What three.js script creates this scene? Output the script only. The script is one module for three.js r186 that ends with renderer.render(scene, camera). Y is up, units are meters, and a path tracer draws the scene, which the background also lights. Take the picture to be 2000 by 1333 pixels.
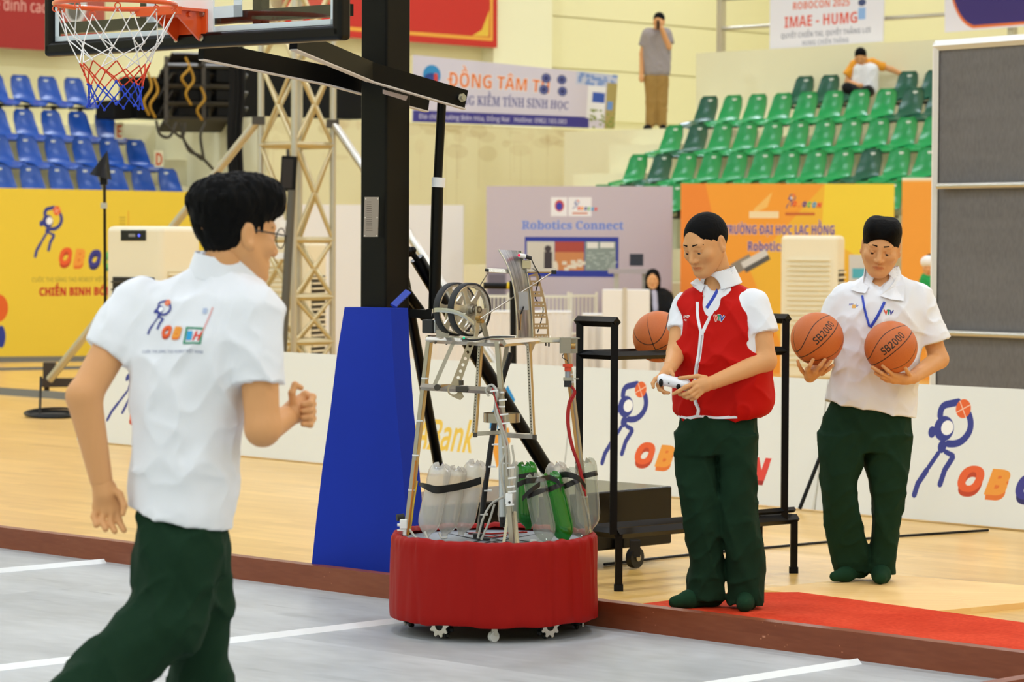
import * as THREE from 'three';
import { mergeGeometries } from 'three/addons/utils/BufferGeometryUtils.js';
import { RoundedBoxGeometry } from 'three/addons/geometries/RoundedBoxGeometry.js';
import { DecalGeometry } from 'three/addons/geometries/DecalGeometry.js';
import { RectAreaLightUniformsLib } from 'three/addons/lights/RectAreaLightUniformsLib.js';

// ------------------------------------------------------------------ camera, exposure, lamps
const scene = new THREE.Scene();
scene.background = new THREE.Color(0x111111);
const F = 5750, EYE = 1.6;                      // focal length in pixels of the 2000 x 1333 frame, lens height
const camera = new THREE.PerspectiveCamera(2 * Math.atan(666.5 / F) * 180 / Math.PI, 2000 / 1333, 0.1, 200);
camera.filmGauge = 36;
camera.rotation.order = 'YXZ';
camera.position.set(0, EYE, 0);
camera.rotation.set(-Math.atan(191.5 / F), 0, 0.005);
camera.focus = 12.3;
camera.userData.fStop = 5.6;
camera.updateMatrixWorld(true);
const renderer = new THREE.WebGLRenderer({ antialias: true });
renderer.toneMapping = THREE.LinearToneMapping;
renderer.toneMappingExposure = 1.08;
renderer.shadowMap.enabled = true;
RectAreaLightUniformsLib.init();
const LAMP_SPACING = 5, LAMP_SIZE = 0.62, LAMP_HEIGHT = 11.5, LAMP_POWER = 142;   // ceiling lamps, hung in a grid below

// ------------------------------------------------------------------ helpers
const V = (x, y, z) => new THREE.Vector3(x, y, z);
const ray = (px, py) => V((px - 1000) / F, (666.5 - py) / F, -1).applyQuaternion(camera.quaternion);
const P = (px, py, Z) => { const r = ray(px, py); return r.multiplyScalar(Z / -r.z).add(camera.position); };      // the point seen at a pixel, Z metres in front
const G = (px, py, y = 0) => { const r = ray(px, py); return r.multiplyScalar((y - EYE) / r.y).add(camera.position); };  // on the level y
const Q = Math.SQRT1_2;
const C = (u, y, v) => V((u + v) * Q, y, (u - v) * Q);           // court axes: u runs along the kerb, v across it
let seed = 7;
const rnd = () => { seed = (seed * 16807) % 2147483647; return seed / 2147483647; };
const rr = (a, b) => a + (b - a) * rnd();
const lerp = (a, b, t) => a + (b - a) * t;
const used = {};
const numbered = (n) => { const k = used[n] = (used[n] ?? -1) + 1; return k ? n + '_' + String(k).padStart(3, '0') : n; };
const hash3 = (x, y, z) => { let h = (x * 374761393 + y * 668265263 + z * 2147483647) | 0; h = Math.imul(h ^ (h >>> 13), 1274126177); return ((h ^ (h >>> 16)) >>> 0) / 4294967296; };
function noise3(x, y, z) {
  const xi = Math.floor(x), yi = Math.floor(y), zi = Math.floor(z), s = (t) => t * t * (3 - 2 * t);
  const a = s(x - xi), b = s(y - yi), c = s(z - zi);
  const l = (i, j, k) => hash3(xi + i, yi + j, zi + k);
  return lerp(lerp(lerp(l(0, 0, 0), l(1, 0, 0), a), lerp(l(0, 1, 0), l(1, 1, 0), a), b), lerp(lerp(l(0, 0, 1), l(1, 0, 1), a), lerp(l(0, 1, 1), l(1, 1, 1), a), b), c) * 2 - 1;
}
const mat = (color, roughness = 0.6, metalness = 0, extra = {}) => new THREE.MeshPhysicalMaterial({ color, roughness, metalness, ...extra });
function canvasTex(w, h, draw) {
  const c = document.createElement('canvas'); c.width = w; c.height = h;
  const g = c.getContext('2d'); draw(g, w, h);
  const t = new THREE.CanvasTexture(c); t.colorSpace = THREE.SRGBColorSpace; t.magFilter = THREE.LinearFilter; t.anisotropy = 8;
  return t;
}
function noiseTex(w, h, fn, srgb = true) {
  const d = new Uint8Array(w * h * 4);
  for (let y = 0; y < h; y++) for (let x = 0; x < w; x++) { const c = fn(x / w, y / h), i = (y * w + x) * 4; d[i] = c[0]; d[i + 1] = c[1]; d[i + 2] = c[2]; d[i + 3] = 255; }
  const t = new THREE.DataTexture(d, w, h); t.magFilter = THREE.LinearFilter; t.minFilter = THREE.LinearFilter; t.wrapS = t.wrapT = THREE.RepeatWrapping;
  if (srgb) t.colorSpace = THREE.SRGBColorSpace; t.needsUpdate = true; return t;
}
// a Mesh under its parent, or on top level
const PIECES = new Set(['cable_tie', 'screw', 'loom_clip', 'red_wire', 'clear_hose', 'black_strap', 'hose_tail', 'foot_strut', 'tie_rod', 'cross_beam', 'beam_end', 'lower_bar', 'corner_block', 'spoke', 'hook', 'bolt', 'clamp', 'diagonal', 'shelf', 'wheel_support', 'frame_bar', 'motor_bracket', 'motor_mount', 'guide_edge', 'brace', 'controller_box', 'spring_joint', 'collar', 'lanyard', 'red_cable', 'cylinder_fitting']);
function mesh(name, geo, material, parent = scene) {
  if (Array.isArray(geo) && geo.length > 1 && parent !== scene && PIECES.has(name)) { const all = geo.map((g) => mesh(name, g, material, parent)); return all[0]; }
  const m = new THREE.Mesh(Array.isArray(geo) ? merge(geo) : geo, material);
  m.name = parent === scene ? numbered(name) : name; parent.add(m); return m;
}
function merge(list) {
  return mergeGeometries(list.map((g) => {
    const n = g.index ? g.toNonIndexed() : g;
    for (const k of Object.keys(n.attributes)) if (!['position', 'normal', 'uv'].includes(k)) n.deleteAttribute(k);
    if (!n.attributes.uv) n.setAttribute('uv', new THREE.BufferAttribute(new Float32Array(n.attributes.position.count * 2), 2));
    return n;
  }));
}
function thing(name, label, category, pos = V(0, 0, 0), turn = 0, group) {
  const o = new THREE.Group(); o.name = numbered(name); o.position.copy(pos); o.rotation.y = turn; scene.add(o);
  o.userData = { label, category }; if (group) o.userData.group = group; return o;
}
const tag = (o, label, category, group) => { o.userData.label = label; o.userData.category = category; if (group) o.userData.group = group; return o; };
const struct = (o, label) => { o.userData.kind = 'structure'; if (label) o.userData.label = label; return o; };
function copyOf(o, label) { const c = o.clone(); c.name = numbered(o.name.replace(/_\d{3}$/, '')); c.userData = { ...o.userData }; if (label) c.userData.label = label; scene.add(c); return c; }
// geometries
const box = (w, h, d, x = 0, y = 0, z = 0, ry = 0, r = 0) => { const g = r ? new RoundedBoxGeometry(w, h, d, 2, r) : new THREE.BoxGeometry(w, h, d); if (ry) g.rotateY(ry); return g.translate(x, y, z); };
function along(g, a, b, roll = 0) {          // a geometry made along +y, of height 1, stretched from a to b
  const d = b.clone().sub(a), L = d.length(); g.scale(1, L, 1); if (roll) g.rotateY(roll);
  g.applyQuaternion(new THREE.Quaternion().setFromUnitVectors(V(0, 1, 0), d.normalize()));
  const c = a.clone().add(b).multiplyScalar(0.5); return g.translate(c.x, c.y, c.z);
}
const bar = (a, b, w, h = w, roll = 0) => along(new THREE.BoxGeometry(w, 1, h), a, b, roll);
const rod = (a, b, r, r2 = r, n = 10) => along(new THREE.CylinderGeometry(r2, r, 1, n), a, b);
const ball = (p, r, n = 12) => new THREE.SphereGeometry(r, n, Math.max(6, n * 0.7 | 0)).translate(p.x, p.y, p.z);
const cable = (pts, r, n = 6, seg) => new THREE.TubeGeometry(new THREE.CatmullRomCurve3(pts), seg ?? pts.length * 6, r, n);
const disc = (p, dir, r, t, n = 20) => rod(p.clone().addScaledVector(dir, -t / 2), p.clone().addScaledVector(dir, t / 2), r, r, n);
// a flat board with printed front: corners from the front top left, clockwise; the sides take the print's edge colour
function board(TL, TR, BR, BL, thick, nu = 1) {
  const n = TR.clone().sub(TL).cross(BL.clone().sub(TL)).normalize().multiplyScalar(thick);   // points away from the viewer
  const back = [TL, TR, BR, BL].map((p) => p.clone().add(n)), f = [TL, TR, BR, BL], pos = [], uv = [];
  const quad = (a, b, c, d, t) => { for (const [p, s] of [[a, t[0]], [d, t[3]], [c, t[2]], [a, t[0]], [c, t[2]], [b, t[1]]]) { pos.push(p.x, p.y, p.z); uv.push(...s); } };
  quad(...f, [[0, 1], [1, 1], [1, 0], [0, 0]]);
  const e = [0.004, 0.99], s = [e, e, e, e];
  quad(back[1], back[0], back[3], back[2], s);
  for (let i = 0; i < 4; i++) { const j = (i + 1) % 4; quad(back[i], back[j], f[j], f[i], s); }
  const g = new THREE.BufferGeometry(); g.setAttribute('position', new THREE.Float32BufferAttribute(pos, 3)); g.setAttribute('uv', new THREE.Float32BufferAttribute(uv, 2)); g.computeVertexNormals(); return g;
}
function plate(shape, depth, bevel = 0) { return new THREE.ExtrudeGeometry(shape, { depth, bevelEnabled: bevel > 0, bevelSize: bevel, bevelThickness: bevel, bevelSegments: 1, curveSegments: 10 }); }
const poly = (pts) => new THREE.Shape(pts.map((p) => new THREE.Vector2(p[0], p[1])));
const hole = (x, y, r) => new THREE.Path().absarc(x, y, r, 0, Math.PI * 2, true);

// ------------------------------------------------------------------ blended solids (bodies and clothes): distances on a grid, meshed by surface nets
const cone = (a, b, ra, rb = ra, k = 0.02, o = {}) => ({ t: 'c', a, b, ra, rb, k, ...o });
const egg = (c, rx, ry, rz, k = 0.015, q = null, o = {}) => ({ t: 'e', c, r: V(rx, ry, rz), k, q: q && q.clone().invert(), ...o });
const loft = (rows, k = 0.02, turn = 0, o = {}) => ({ t: 'l', rows: rows.slice().sort((p, q) => p.y - q.y), k, turn, ...o });   // rows: {y, x, z, rx, rz}
const cut = (p, n) => ({ t: 'p', p, n: n.clone().normalize() });   // removes the side n points to
function solid(prims, cell, fold) {
  const lo = V(1e9, 1e9, 1e9), hi = V(-1e9, -1e9, -1e9);
  for (const q of prims) {
    if (q.t === 'c') { const m = Math.max(q.ra, q.rb); q.lo = q.a.clone().min(q.b).subScalar(m); q.hi = q.a.clone().max(q.b).addScalar(m); }
    else if (q.t === 'e') { const m = q.q ? Math.max(q.r.x, q.r.y, q.r.z) : 0; q.lo = q.c.clone().sub(q.q ? V(m, m, m) : q.r); q.hi = q.c.clone().add(q.q ? V(m, m, m) : q.r); }
    else if (q.t === 'l') { q.lo = V(1e9, q.rows[0].y, 1e9); q.hi = V(-1e9, q.rows.at(-1).y, -1e9); for (const r of q.rows) { const m = Math.max(r.rx, r.rz); q.lo.x = Math.min(q.lo.x, r.x - m); q.hi.x = Math.max(q.hi.x, r.x + m); q.lo.z = Math.min(q.lo.z, r.z - m); q.hi.z = Math.max(q.hi.z, r.z + m); } }
    if (q.lo && !q.sub) { lo.min(q.lo); hi.max(q.hi); }
  }
  lo.subScalar(cell * 3 + 0.012); hi.addScalar(cell * 3 + 0.012);
  const nx = Math.ceil((hi.x - lo.x) / cell) + 1, ny = Math.ceil((hi.y - lo.y) / cell) + 1, nz = Math.ceil((hi.z - lo.z) / cell) + 1;
  const D = new Float32Array(nx * ny * nz).fill(1);
  for (const q of prims) {
    const m = (q.k ?? 0) + cell * 2.5 + 0.01;
    const r = (a, b, n) => [Math.max(0, Math.floor((a - b) / cell)), n];
    const i0 = q.lo ? Math.max(0, Math.floor((q.lo.x - m - lo.x) / cell)) : 0, i1 = q.lo ? Math.min(nx - 1, Math.ceil((q.hi.x + m - lo.x) / cell)) : nx - 1;
    const j0 = q.lo ? Math.max(0, Math.floor((q.lo.y - m - lo.y) / cell)) : 0, j1 = q.lo ? Math.min(ny - 1, Math.ceil((q.hi.y + m - lo.y) / cell)) : ny - 1;
    const k0 = q.lo ? Math.max(0, Math.floor((q.lo.z - m - lo.z) / cell)) : 0, k1 = q.lo ? Math.min(nz - 1, Math.ceil((q.hi.z + m - lo.z) / cell)) : nz - 1;
    let ab, L2, ca, sa; const w = V(0, 0, 0);
    if (q.t === 'c') { ab = q.b.clone().sub(q.a); L2 = ab.lengthSq() || 1e-9; }
    if (q.t === 'l') { ca = Math.cos(q.turn); sa = Math.sin(q.turn); }
    for (let k = k0; k <= k1; k++) for (let j = j0; j <= j1; j++) {
      const y = lo.y + j * cell, z = lo.z + k * cell; let A, B, s = 0;
      if (q.t === 'l') {
        let n = 0; const R = q.rows; while (n < R.length - 2 && y > R[n + 1].y) n++;
        A = R[n]; B = R[n + 1]; s = Math.min(1, Math.max(0, (y - A.y) / (B.y - A.y)));
        const h = (f) => { const a = A[f], b = B[f], L = B.y - A.y, ma = n > 0 ? (b - R[n - 1][f]) / (B.y - R[n - 1].y) * L : b - a, mb = n < R.length - 2 ? (R[n + 2][f] - a) / (R[n + 2].y - A.y) * L : b - a, s2 = s * s, s3 = s2 * s; return (2 * s3 - 3 * s2 + 1) * a + (s3 - 2 * s2 + s) * ma + (-2 * s3 + 3 * s2) * b + (s3 - s2) * mb; };
        A = { x: h('x'), z: h('z'), rx: h('rx'), rz: h('rz') };
      }
      for (let i = i0; i <= i1; i++) {
        const x = lo.x + i * cell; let d;
        if (q.t === 'c') {
          const px = x - q.a.x, py = y - q.a.y, pz = z - q.a.z; const t0 = (px * ab.x + py * ab.y + pz * ab.z) / L2, t = t0 < 0 ? 0 : t0 > 1 ? 1 : t0;
          const dx = px - ab.x * t, dy = py - ab.y * t, dz = pz - ab.z * t; d = Math.sqrt(dx * dx + dy * dy + dz * dz) - (q.ra + (q.rb - q.ra) * t);
          if (q.flat && t0 > 1) d = Math.max(d, (t0 - 1) * Math.sqrt(L2));
        } else if (q.t === 'e') {
          w.set(x - q.c.x, y - q.c.y, z - q.c.z); if (q.q) w.applyQuaternion(q.q);
          const a = w.x / q.r.x, b = w.y / q.r.y, c = w.z / q.r.z, l = Math.sqrt(a * a + b * b + c * c);
          const a2 = a / q.r.x, b2 = b / q.r.y, c2 = c / q.r.z, g = Math.sqrt(a2 * a2 + b2 * b2 + c2 * c2); d = g > 1e-6 ? l * (l - 1) / g : -Math.min(q.r.x, q.r.y, q.r.z);
        } else if (q.t === 'l') {
          const dx0 = x - A.x, dz0 = z - A.z, dx = (dx0 * ca + dz0 * sa) / A.rx, dz = (-dx0 * sa + dz0 * ca) / A.rz, e = q.e ?? 2.3;
          const l = Math.pow(Math.pow(Math.abs(dx), e) + Math.pow(Math.abs(dz), e), 1 / e), gx = dx / A.rx, gz = dz / A.rz, g = Math.sqrt(gx * gx + gz * gz);
          d = l > 1e-4 ? (l - 1) * l / Math.max(g, 1e-6) : -Math.min(A.rx, A.rz);
          const R = q.rows, dy = Math.max(R[0].y - y, y - R.at(-1).y); if (dy > d) d = dy;
        } else d = -((x - q.p.x) * q.n.x + (y - q.p.y) * q.n.y + (z - q.p.z) * q.n.z) * -1;
        const at = (k * ny + j) * nx + i, o = D[at];
        if (q.t === 'p') { if (d > o) D[at] = d; }
        else if (q.sub) { const h = Math.max(0, Math.min(1, 0.5 - 0.5 * (o + d) / (q.k || 1e-4))); D[at] = lerp(o, -d, h) + (q.k || 0) * h * (1 - h); }
        else { const K = q.k || 1e-4, h = Math.max(0, Math.min(1, 0.5 + 0.5 * (o - d) / K)); D[at] = lerp(o, d, h) - K * h * (1 - h); }
      }
    }
  }
  if (fold) for (let k = 0, at = 0; k < nz; k++) for (let j = 0; j < ny; j++) for (let i = 0; i < nx; i++, at++) if (Math.abs(D[at]) < 0.035) D[at] += fold(lo.x + i * cell, lo.y + j * cell, lo.z + k * cell);
  const id = new Int32Array(nx * ny * nz).fill(-1), pos = [], ind = []; const sx = 1, sy = nx, sz = nx * ny, cs = [0, sx, sy, sx + sy, sz, sx + sz, sy + sz, sx + sy + sz];
  const E = [[0, 1], [2, 3], [4, 5], [6, 7], [0, 2], [1, 3], [4, 6], [5, 7], [0, 4], [1, 5], [2, 6], [3, 7]];
  for (let k = 0; k < nz - 1; k++) for (let j = 0; j < ny - 1; j++) for (let i = 0; i < nx - 1; i++) {
    const at = (k * ny + j) * nx + i; let m = 0; for (let c = 0; c < 8; c++) if (D[at + cs[c]] < 0) m++;
    if (!m || m === 8) continue;
    let X = 0, Y = 0, Z = 0, n = 0;
    for (const [a, b] of E) { const da = D[at + cs[a]], db = D[at + cs[b]]; if ((da < 0) === (db < 0)) continue; const t = da / (da - db); X += lerp(a & 1, b & 1, t); Y += lerp(a >> 1 & 1, b >> 1 & 1, t); Z += lerp(a >> 2, b >> 2, t); n++; }
    id[at] = pos.length / 3; pos.push(lo.x + (i + X / n) * cell, lo.y + (j + Y / n) * cell, lo.z + (k + Z / n) * cell);
  }
  const face = (a, b, c, d, flip) => { if (a < 0 || b < 0 || c < 0 || d < 0) return; flip ? ind.push(a, b, c, a, c, d) : ind.push(a, c, b, a, d, c); };
  for (let k = 1; k < nz - 1; k++) for (let j = 1; j < ny - 1; j++) for (let i = 1; i < nx - 1; i++) {
    const at = (k * ny + j) * nx + i, s = D[at] < 0;
    if (s !== (D[at + sx] < 0)) face(id[at], id[at - sy], id[at - sy - sz], id[at - sz], s);
    if (s !== (D[at + sy] < 0)) face(id[at], id[at - sz], id[at - sz - sx], id[at - sx], s);
    if (s !== (D[at + sz] < 0)) face(id[at], id[at - sx], id[at - sx - sy], id[at - sy], s);
  }
  const g = new THREE.BufferGeometry(); g.setAttribute('position', new THREE.Float32BufferAttribute(pos, 3)); g.setIndex(ind); g.computeVertexNormals(); return g;
}

// ------------------------------------------------------------------ prints
const NAVY = '#2f3a92', ORANGE = '#f0682a';
function emblem(g, x, y, s, thin = 1) {        // the looping initial of the logo: an arc, a ball and slanted strokes, s = its height
  g.save(); g.translate(x, y); g.scale(s / 100, s / 100); g.lineCap = 'round'; g.lineJoin = 'round'; g.strokeStyle = g.fillStyle = NAVY;
  g.lineWidth = 4.6 * thin; g.beginPath(); g.moveTo(30, 17); g.quadraticCurveTo(29, 8, 36, 6); g.lineTo(50, 3); g.stroke();
  g.beginPath(); g.moveTo(64, 14); g.quadraticCurveTo(72, 26, 63, 36); g.quadraticCurveTo(56, 44, 43, 43); g.stroke();
  g.beginPath(); g.ellipse(36, 29, 12, 12, 0, 0, 7); g.fill(); g.beginPath(); g.ellipse(22, 33, 4.5, 5.5, 0, 0, 7); g.fill();
  g.fillStyle = '#ffffff'; g.beginPath(); g.ellipse(40, 28, 7.5, 7, -0.5, 0, 7); g.fill(); g.fillStyle = NAVY;
  g.beginPath(); g.ellipse(36, 46, 5, 6.5, 0.2, 0, 7); g.fill();
  g.lineWidth = 3.2 * thin; g.beginPath(); g.moveTo(32, 53); g.lineTo(22, 67); g.moveTo(41, 51); g.lineTo(50, 54); g.stroke();
  g.lineWidth = 6; g.beginPath(); g.moveTo(20, 70); g.lineTo(11, 83); g.lineTo(8, 94); g.moveTo(50, 56); g.lineTo(42, 68); g.lineTo(38, 82); g.stroke();
  g.fillStyle = ORANGE; g.beginPath(); g.ellipse(57, 9, 9, 9, 0, 0, 7); g.fill();
  g.strokeStyle = '#ffd9c2'; g.lineWidth = 1; g.beginPath(); g.moveTo(49, 13); g.lineTo(65, 5); g.moveTo(52, 2); g.lineTo(61, 17); g.stroke();
  g.restore();
}
const LC = [['O', '#f0632c', '#c9431c'], ['B', '#f8a23c', '#ee7a2b'], ['O', '#3b3a94', '#2a2668'], ['C', '#6fcf6a', '#0b7a5d'], ['O', '#2aa5dd', '#136a9a'], ['N', '#e8433a', '#a4211d']];
function letters(g, x, y, s, n = 6) {
  g.save(); g.font = 'italic bold ' + s + 'px sans-serif'; g.textBaseline = 'alphabetic';
  let X = x; for (let i = 0; i < n; i++) { const [c, f, d] = LC[i], dy = i * s * 0.045; for (let k = 6; k > 0; k--) { g.fillStyle = d; g.fillText(c, X, y + dy + k * s * 0.03); } g.strokeStyle = f; g.lineWidth = s * 0.07; g.strokeText(c, X, y + dy); g.fillStyle = f; g.fillText(c, X, y + dy); X += s * 0.83; }
  g.restore();
}
// draws words with their accents: letters first, then each mark as strokes
function text(g, s, x, y, size, color, o = {}) {
  g.save(); g.font = (o.italic ? 'italic ' : '') + (o.bold === false ? '' : 'bold ') + size + 'px ' + (o.font ?? 'sans-serif'); g.textAlign = 'left'; g.textBaseline = 'alphabetic'; g.translate(x, y); if (o.sx) g.scale(o.sx, 1);
  const chars = [...s].map((c) => { const d = c === 'Đ' ? 'D-' : c === 'đ' ? 'd-' : c.normalize('NFD'); return [d[0], d.slice(1)]; });
  const base = chars.map((c) => c[0]).join(''); const W = g.measureText(base).width; const ox = o.align === 'center' ? -W / 2 : o.align === 'right' ? -W : 0;
  const draw = (fill) => {
    g.fillStyle = g.strokeStyle = fill ? color : o.stroke; g.lineWidth = fill ? 1 : o.lw ?? size * 0.14; fill ? g.fillText(base, ox, 0) : g.strokeText(base, ox, 0);
    let cx = ox, n = 0; const lw = size * (o.bold === false ? 0.06 : 0.085) + (fill ? 0 : o.lw ?? size * 0.14); g.lineWidth = lw; g.lineCap = 'round';
    for (const [b, m] of chars) { n++; const w = g.measureText(b).width, mid = cx + w / 2, up = b === b.toUpperCase(), top = -size * (up ? 0.75 : 0.6), e = size * 0.12; let lift = 0;
      const L = (...p) => { g.beginPath(); p.forEach(([a, c], i) => (i ? g.lineTo(a, c) : g.moveTo(a, c))); g.stroke(); };
      for (const c of m) {
        if (c === '-') L([cx - size * 0.02, -size * (up ? 0.36 : 0.62)], [cx + size * 0.25, -size * (up ? 0.36 : 0.62)]);
        else if (c === '\u0302') { L([mid - e * 1.3, top - e * 0.3], [mid, top - e * 1.3], [mid + e * 1.3, top - e * 0.3]); lift = e * 1.5; }
        else if (c === '\u0306') { L([mid - e, top - e], [mid, top - e * 0.4], [mid + e, top - e]); lift = e; }
        else if (c === '\u031b') L([mid + w * 0.4, top + e * 0.8], [mid + w * 0.52, top - e * 0.4]);
        else if (c === '\u0323') L([mid, size * 0.15], [mid + 0.5, size * 0.15]);
        else if (c === '\u0301') L([mid - e * 0.4, top - lift - e * 0.4], [mid + e * 0.8, top - lift - e * 1.5]);
        else if (c === '\u0300') L([mid + e * 0.4, top - lift - e * 0.4], [mid - e * 0.8, top - lift - e * 1.5]);
        else if (c === '\u0309') L([mid - e * 0.4, top - lift - e * 1.4], [mid + e * 0.5, top - lift - e], [mid, top - lift - e * 0.4]);
        else if (c === '\u0303') L([mid - e, top - lift - e * 0.5], [mid - e * 0.3, top - lift - e], [mid + e * 0.3, top - lift - e * 0.6], [mid + e, top - lift - e]);
      }
      cx += w; }
  };
  if (o.stroke) draw(false); draw(true); g.restore();
}

// ------------------------------------------------------------------ the hall
const cream = mat('#ece3b4', 0.75), creamLight = mat('#efe9c6', 0.7), alu = mat('#c9c6bd', 0.32, 0.85), steel = mat('#b9b3a6', 0.28, 0.9), black = mat('#050505', 0.4, 0, { specularIntensity: 0.5 }), blackMatt = mat('#0a0a0a', 0.75, 0, { specularIntensity: 0.5 }), whitePaint = mat('#f3f3f0', 0.45);
const brassy = mat('#b08c50', 0.35, 0.75), darkSteel = mat('#55504a', 0.4, 0.8);
{
  const greyTex = noiseTex(1024, 1024, (x, y) => {
    const n = noise3(x * 6, y * 14, 1) * 0.5 + noise3(x * 17, y * 60, 2) * 0.3 + noise3(x * 90, y * 220, 3) * 0.2, s = Math.max(0, noise3(x * 25, y * 160, 5) - 0.62) * 90 * Math.max(0, noise3(x * 5, y * 5, 8));
    const b = 176 + n * 24 - s * 1.3; return [b - 1, b + 1, b];
  }); greyTex.repeat.set(0.14, 0.14);
  const woodTex = noiseTex(1024, 1024, (x, y) => {
    const plank = Math.floor(y * 16), off = hash3(plank, 3, 1), seg = Math.floor((x + off) * 2), t = hash3(plank, seg, 9) - 0.5;
    const gr = noise3(x * 8 + plank * 7, y * 170, 4) * 0.6 + noise3(x * 3, y * 40 + plank * 3, 6) * 0.5, fr = (y * 16) % 1, j = fr < 0.03 ? -16 : 0;
    return [226 + t * 16 + gr * 9 + j, 181 + t * 16 + gr * 9 + j, 99 + t * 17 + gr * 9 + j];
  }); woodTex.repeat.set(0.55, 0.55);
  const slab = (u0, u1, v0, v1, y0, y1) => { const g = new THREE.BoxGeometry(u1 - u0, y1 - y0, v1 - v0), p = g.attributes.position, n = g.attributes.normal, uv = g.attributes.uv;
    for (let i = 0; i < p.count; i++) Math.abs(n.getY(i)) > 0.5 ? uv.setXY(i, p.getX(i), p.getZ(i)) : uv.setXY(i, p.getX(i) + p.getZ(i), p.getY(i));
    return g.rotateY(-Math.PI / 4).translate(...C((u0 + u1) / 2, (y0 + y1) / 2, (v0 + v1) / 2).toArray()); };
  globalThis.slabOf = slab;
  struct(mesh('floor', slab(-44, 22, -22, 8.945, -0.2, 0), mat('#ffffff', 0.5, 0, { map: greyTex })), 'grey painted playing field with white lines');
  struct(mesh('floor', slab(-44, 22, 8.945, 46, -0.2, 0), mat('#ffffff', 0.3, 0, { map: woodTex })), 'yellow varnished timber sports floor');
  struct(mesh('ceiling', slab(-44, 22, -22, 46, 12.5, 12.8), mat('#d9d6cc', 0.8)), 'pale ceiling of the sports hall');
  const groove = (w, y0, y1, horiz) => w;
  const wl = struct(mesh('wall_left', slab(-38.3, -38, -22, 46, 0, 12.5), cream), 'cream wall with shallow horizontal grooves behind the gallery');
  for (let y = 3.9; y < 9; y += 0.95) mesh('wall_panel', slab(-38, -37.955, 38.75, 45.9, y, y + 0.925), cream, wl);
  mesh('pilaster', slab(-38, -37.7, 37.2, 38.7, 0, 12.4), creamLight, wl);
  struct(mesh('wall_right', slab(-38, 22, 46, 46.3, 0, 12.5), cream));
  struct(mesh('wall_back', slab(-38, 22, -22.3, -22, 0, 12.5), cream));
  struct(mesh('wall_near', slab(22, 22.3, -22, 46, 0, 12.5), cream));
  // gallery on the left, with the stained front wall
  const stain = canvasTex(1024, 512, (g, w, h) => { g.fillStyle = '#ebe3b6'; g.fillRect(0, 0, w, h); for (let i = 0; i < 90; i++) { const x = rnd() * w, y = rnd() * rnd() * 90; g.fillStyle = `rgba(150,110,50,${0.03 + rnd() * 0.09})`; g.beginPath(); g.ellipse(x, y, 4 + rnd() * 26, 3 + rnd() * 16, 0, 0, 7); g.fill(); if (rnd() < 0.4) g.fillRect(x, y, 2 + rnd() * 3, 40 + rnd() * 150); } });
  const gw = struct(mesh('wall_gallery', slab(-38, -33.02, 27.9, 46, 0, 3.43), creamLight), 'cream front wall of the raised gallery');
  const a = C(-33, 3.43, 27.9), b = C(-33, 3.43, 37), c = C(-33, 0, 37), d = C(-33, 0, 27.9); mesh('stained_render', board(a, b, c, d, 0.01), mat('#ffffff', 0.75, 0, { map: stain }), gw);
  // kerb round the playing field and its white lines
  const kerbMat = mat('#ffffff', 0.42, 0, { map: (() => { const t = noiseTex(512, 128, (x, y) => { const n = noise3(x * 40, y * 60, 2) * 5 + noise3(x * 8, y * 4, 5) * 6, chip = noise3(x * 160, y * 50, 9) > 0.88 && noise3(x * 9, 1, 3) > 0.35 ? 70 : 0; return [132 + n + chip, 65 + n + chip, 33 + n + chip]; }); t.repeat.set(0.5, 2); return t; })() });
  struct(mesh('trim_1', slab(-20, 10, 8.92, 8.985, 0, 0.108), kerbMat), 'brown painted wooden kerb along the playing field');
  { const e = G(1960, 1325, 0.108); const u = (e.x + e.z) * Q, v = (e.x - e.z) * Q; struct(mesh('trim_2', slab(u, u + 0.06, v - 3, v + 0.5, 0, 0.108), kerbMat), 'short brown kerb crossing the playing field'); }
  const lineMat = mat('#f4f6f4', 0.5);
  let n = 2;
  for (const [x0, y0, x1, y1, w] of [[0, 1121, 207, 1100, 0.05], [0, 1312, 795, 1215, 0.05], [1380, 1336, 1682, 1297, 0.05]]) {
    const p = G(x1, y1, 0.002), dir = V(-Q, 0, Q); const q = p.clone().addScaledVector(dir, 9);
    struct(mesh('trim_' + (++n), bar(p, q, 0.004, w).translate(0, 0, 0), lineMat), 'white line taped across the grey playing field');
  }
}
// ceiling lamps
{
  const glow = new THREE.MeshStandardMaterial({ color: 0xffffff, emissive: 0xf4f8ff, emissiveIntensity: 14 }), can = mat('#c8c8c8', 0.4, 0.4);
  const shade = new THREE.CylinderGeometry(0.22, 0.44, 0.3, 16).translate(0, 0.17, 0), lens = new THREE.CylinderGeometry(0.4, 0.4, 0.02, 16), stem = new THREE.CylinderGeometry(0.02, 0.02, 0.75, 6).translate(0, 0.65, 0);
  for (let u = -35; u < 20; u += 8.5) for (let v = -18; v < 44; v += 8.5) {
    const t = thing('ceiling_lamp', 'round bell-shaped ceiling lamp hanging above the hall', 'lamp', C(u, LAMP_HEIGHT, v), 0, 'ceiling lamps over the hall');
    mesh('shade', shade, can, t); mesh('diffuser', lens, glow, t); mesh('stem', stem, can, t);
    const l = new THREE.RectAreaLight(0xe0edff, LAMP_POWER, 0.72, 0.72); l.position.set(0, -0.02, 0); l.rotation.x = -Math.PI / 2; l.name = 'lamp_light'; t.add(l);
  }
}

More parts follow.
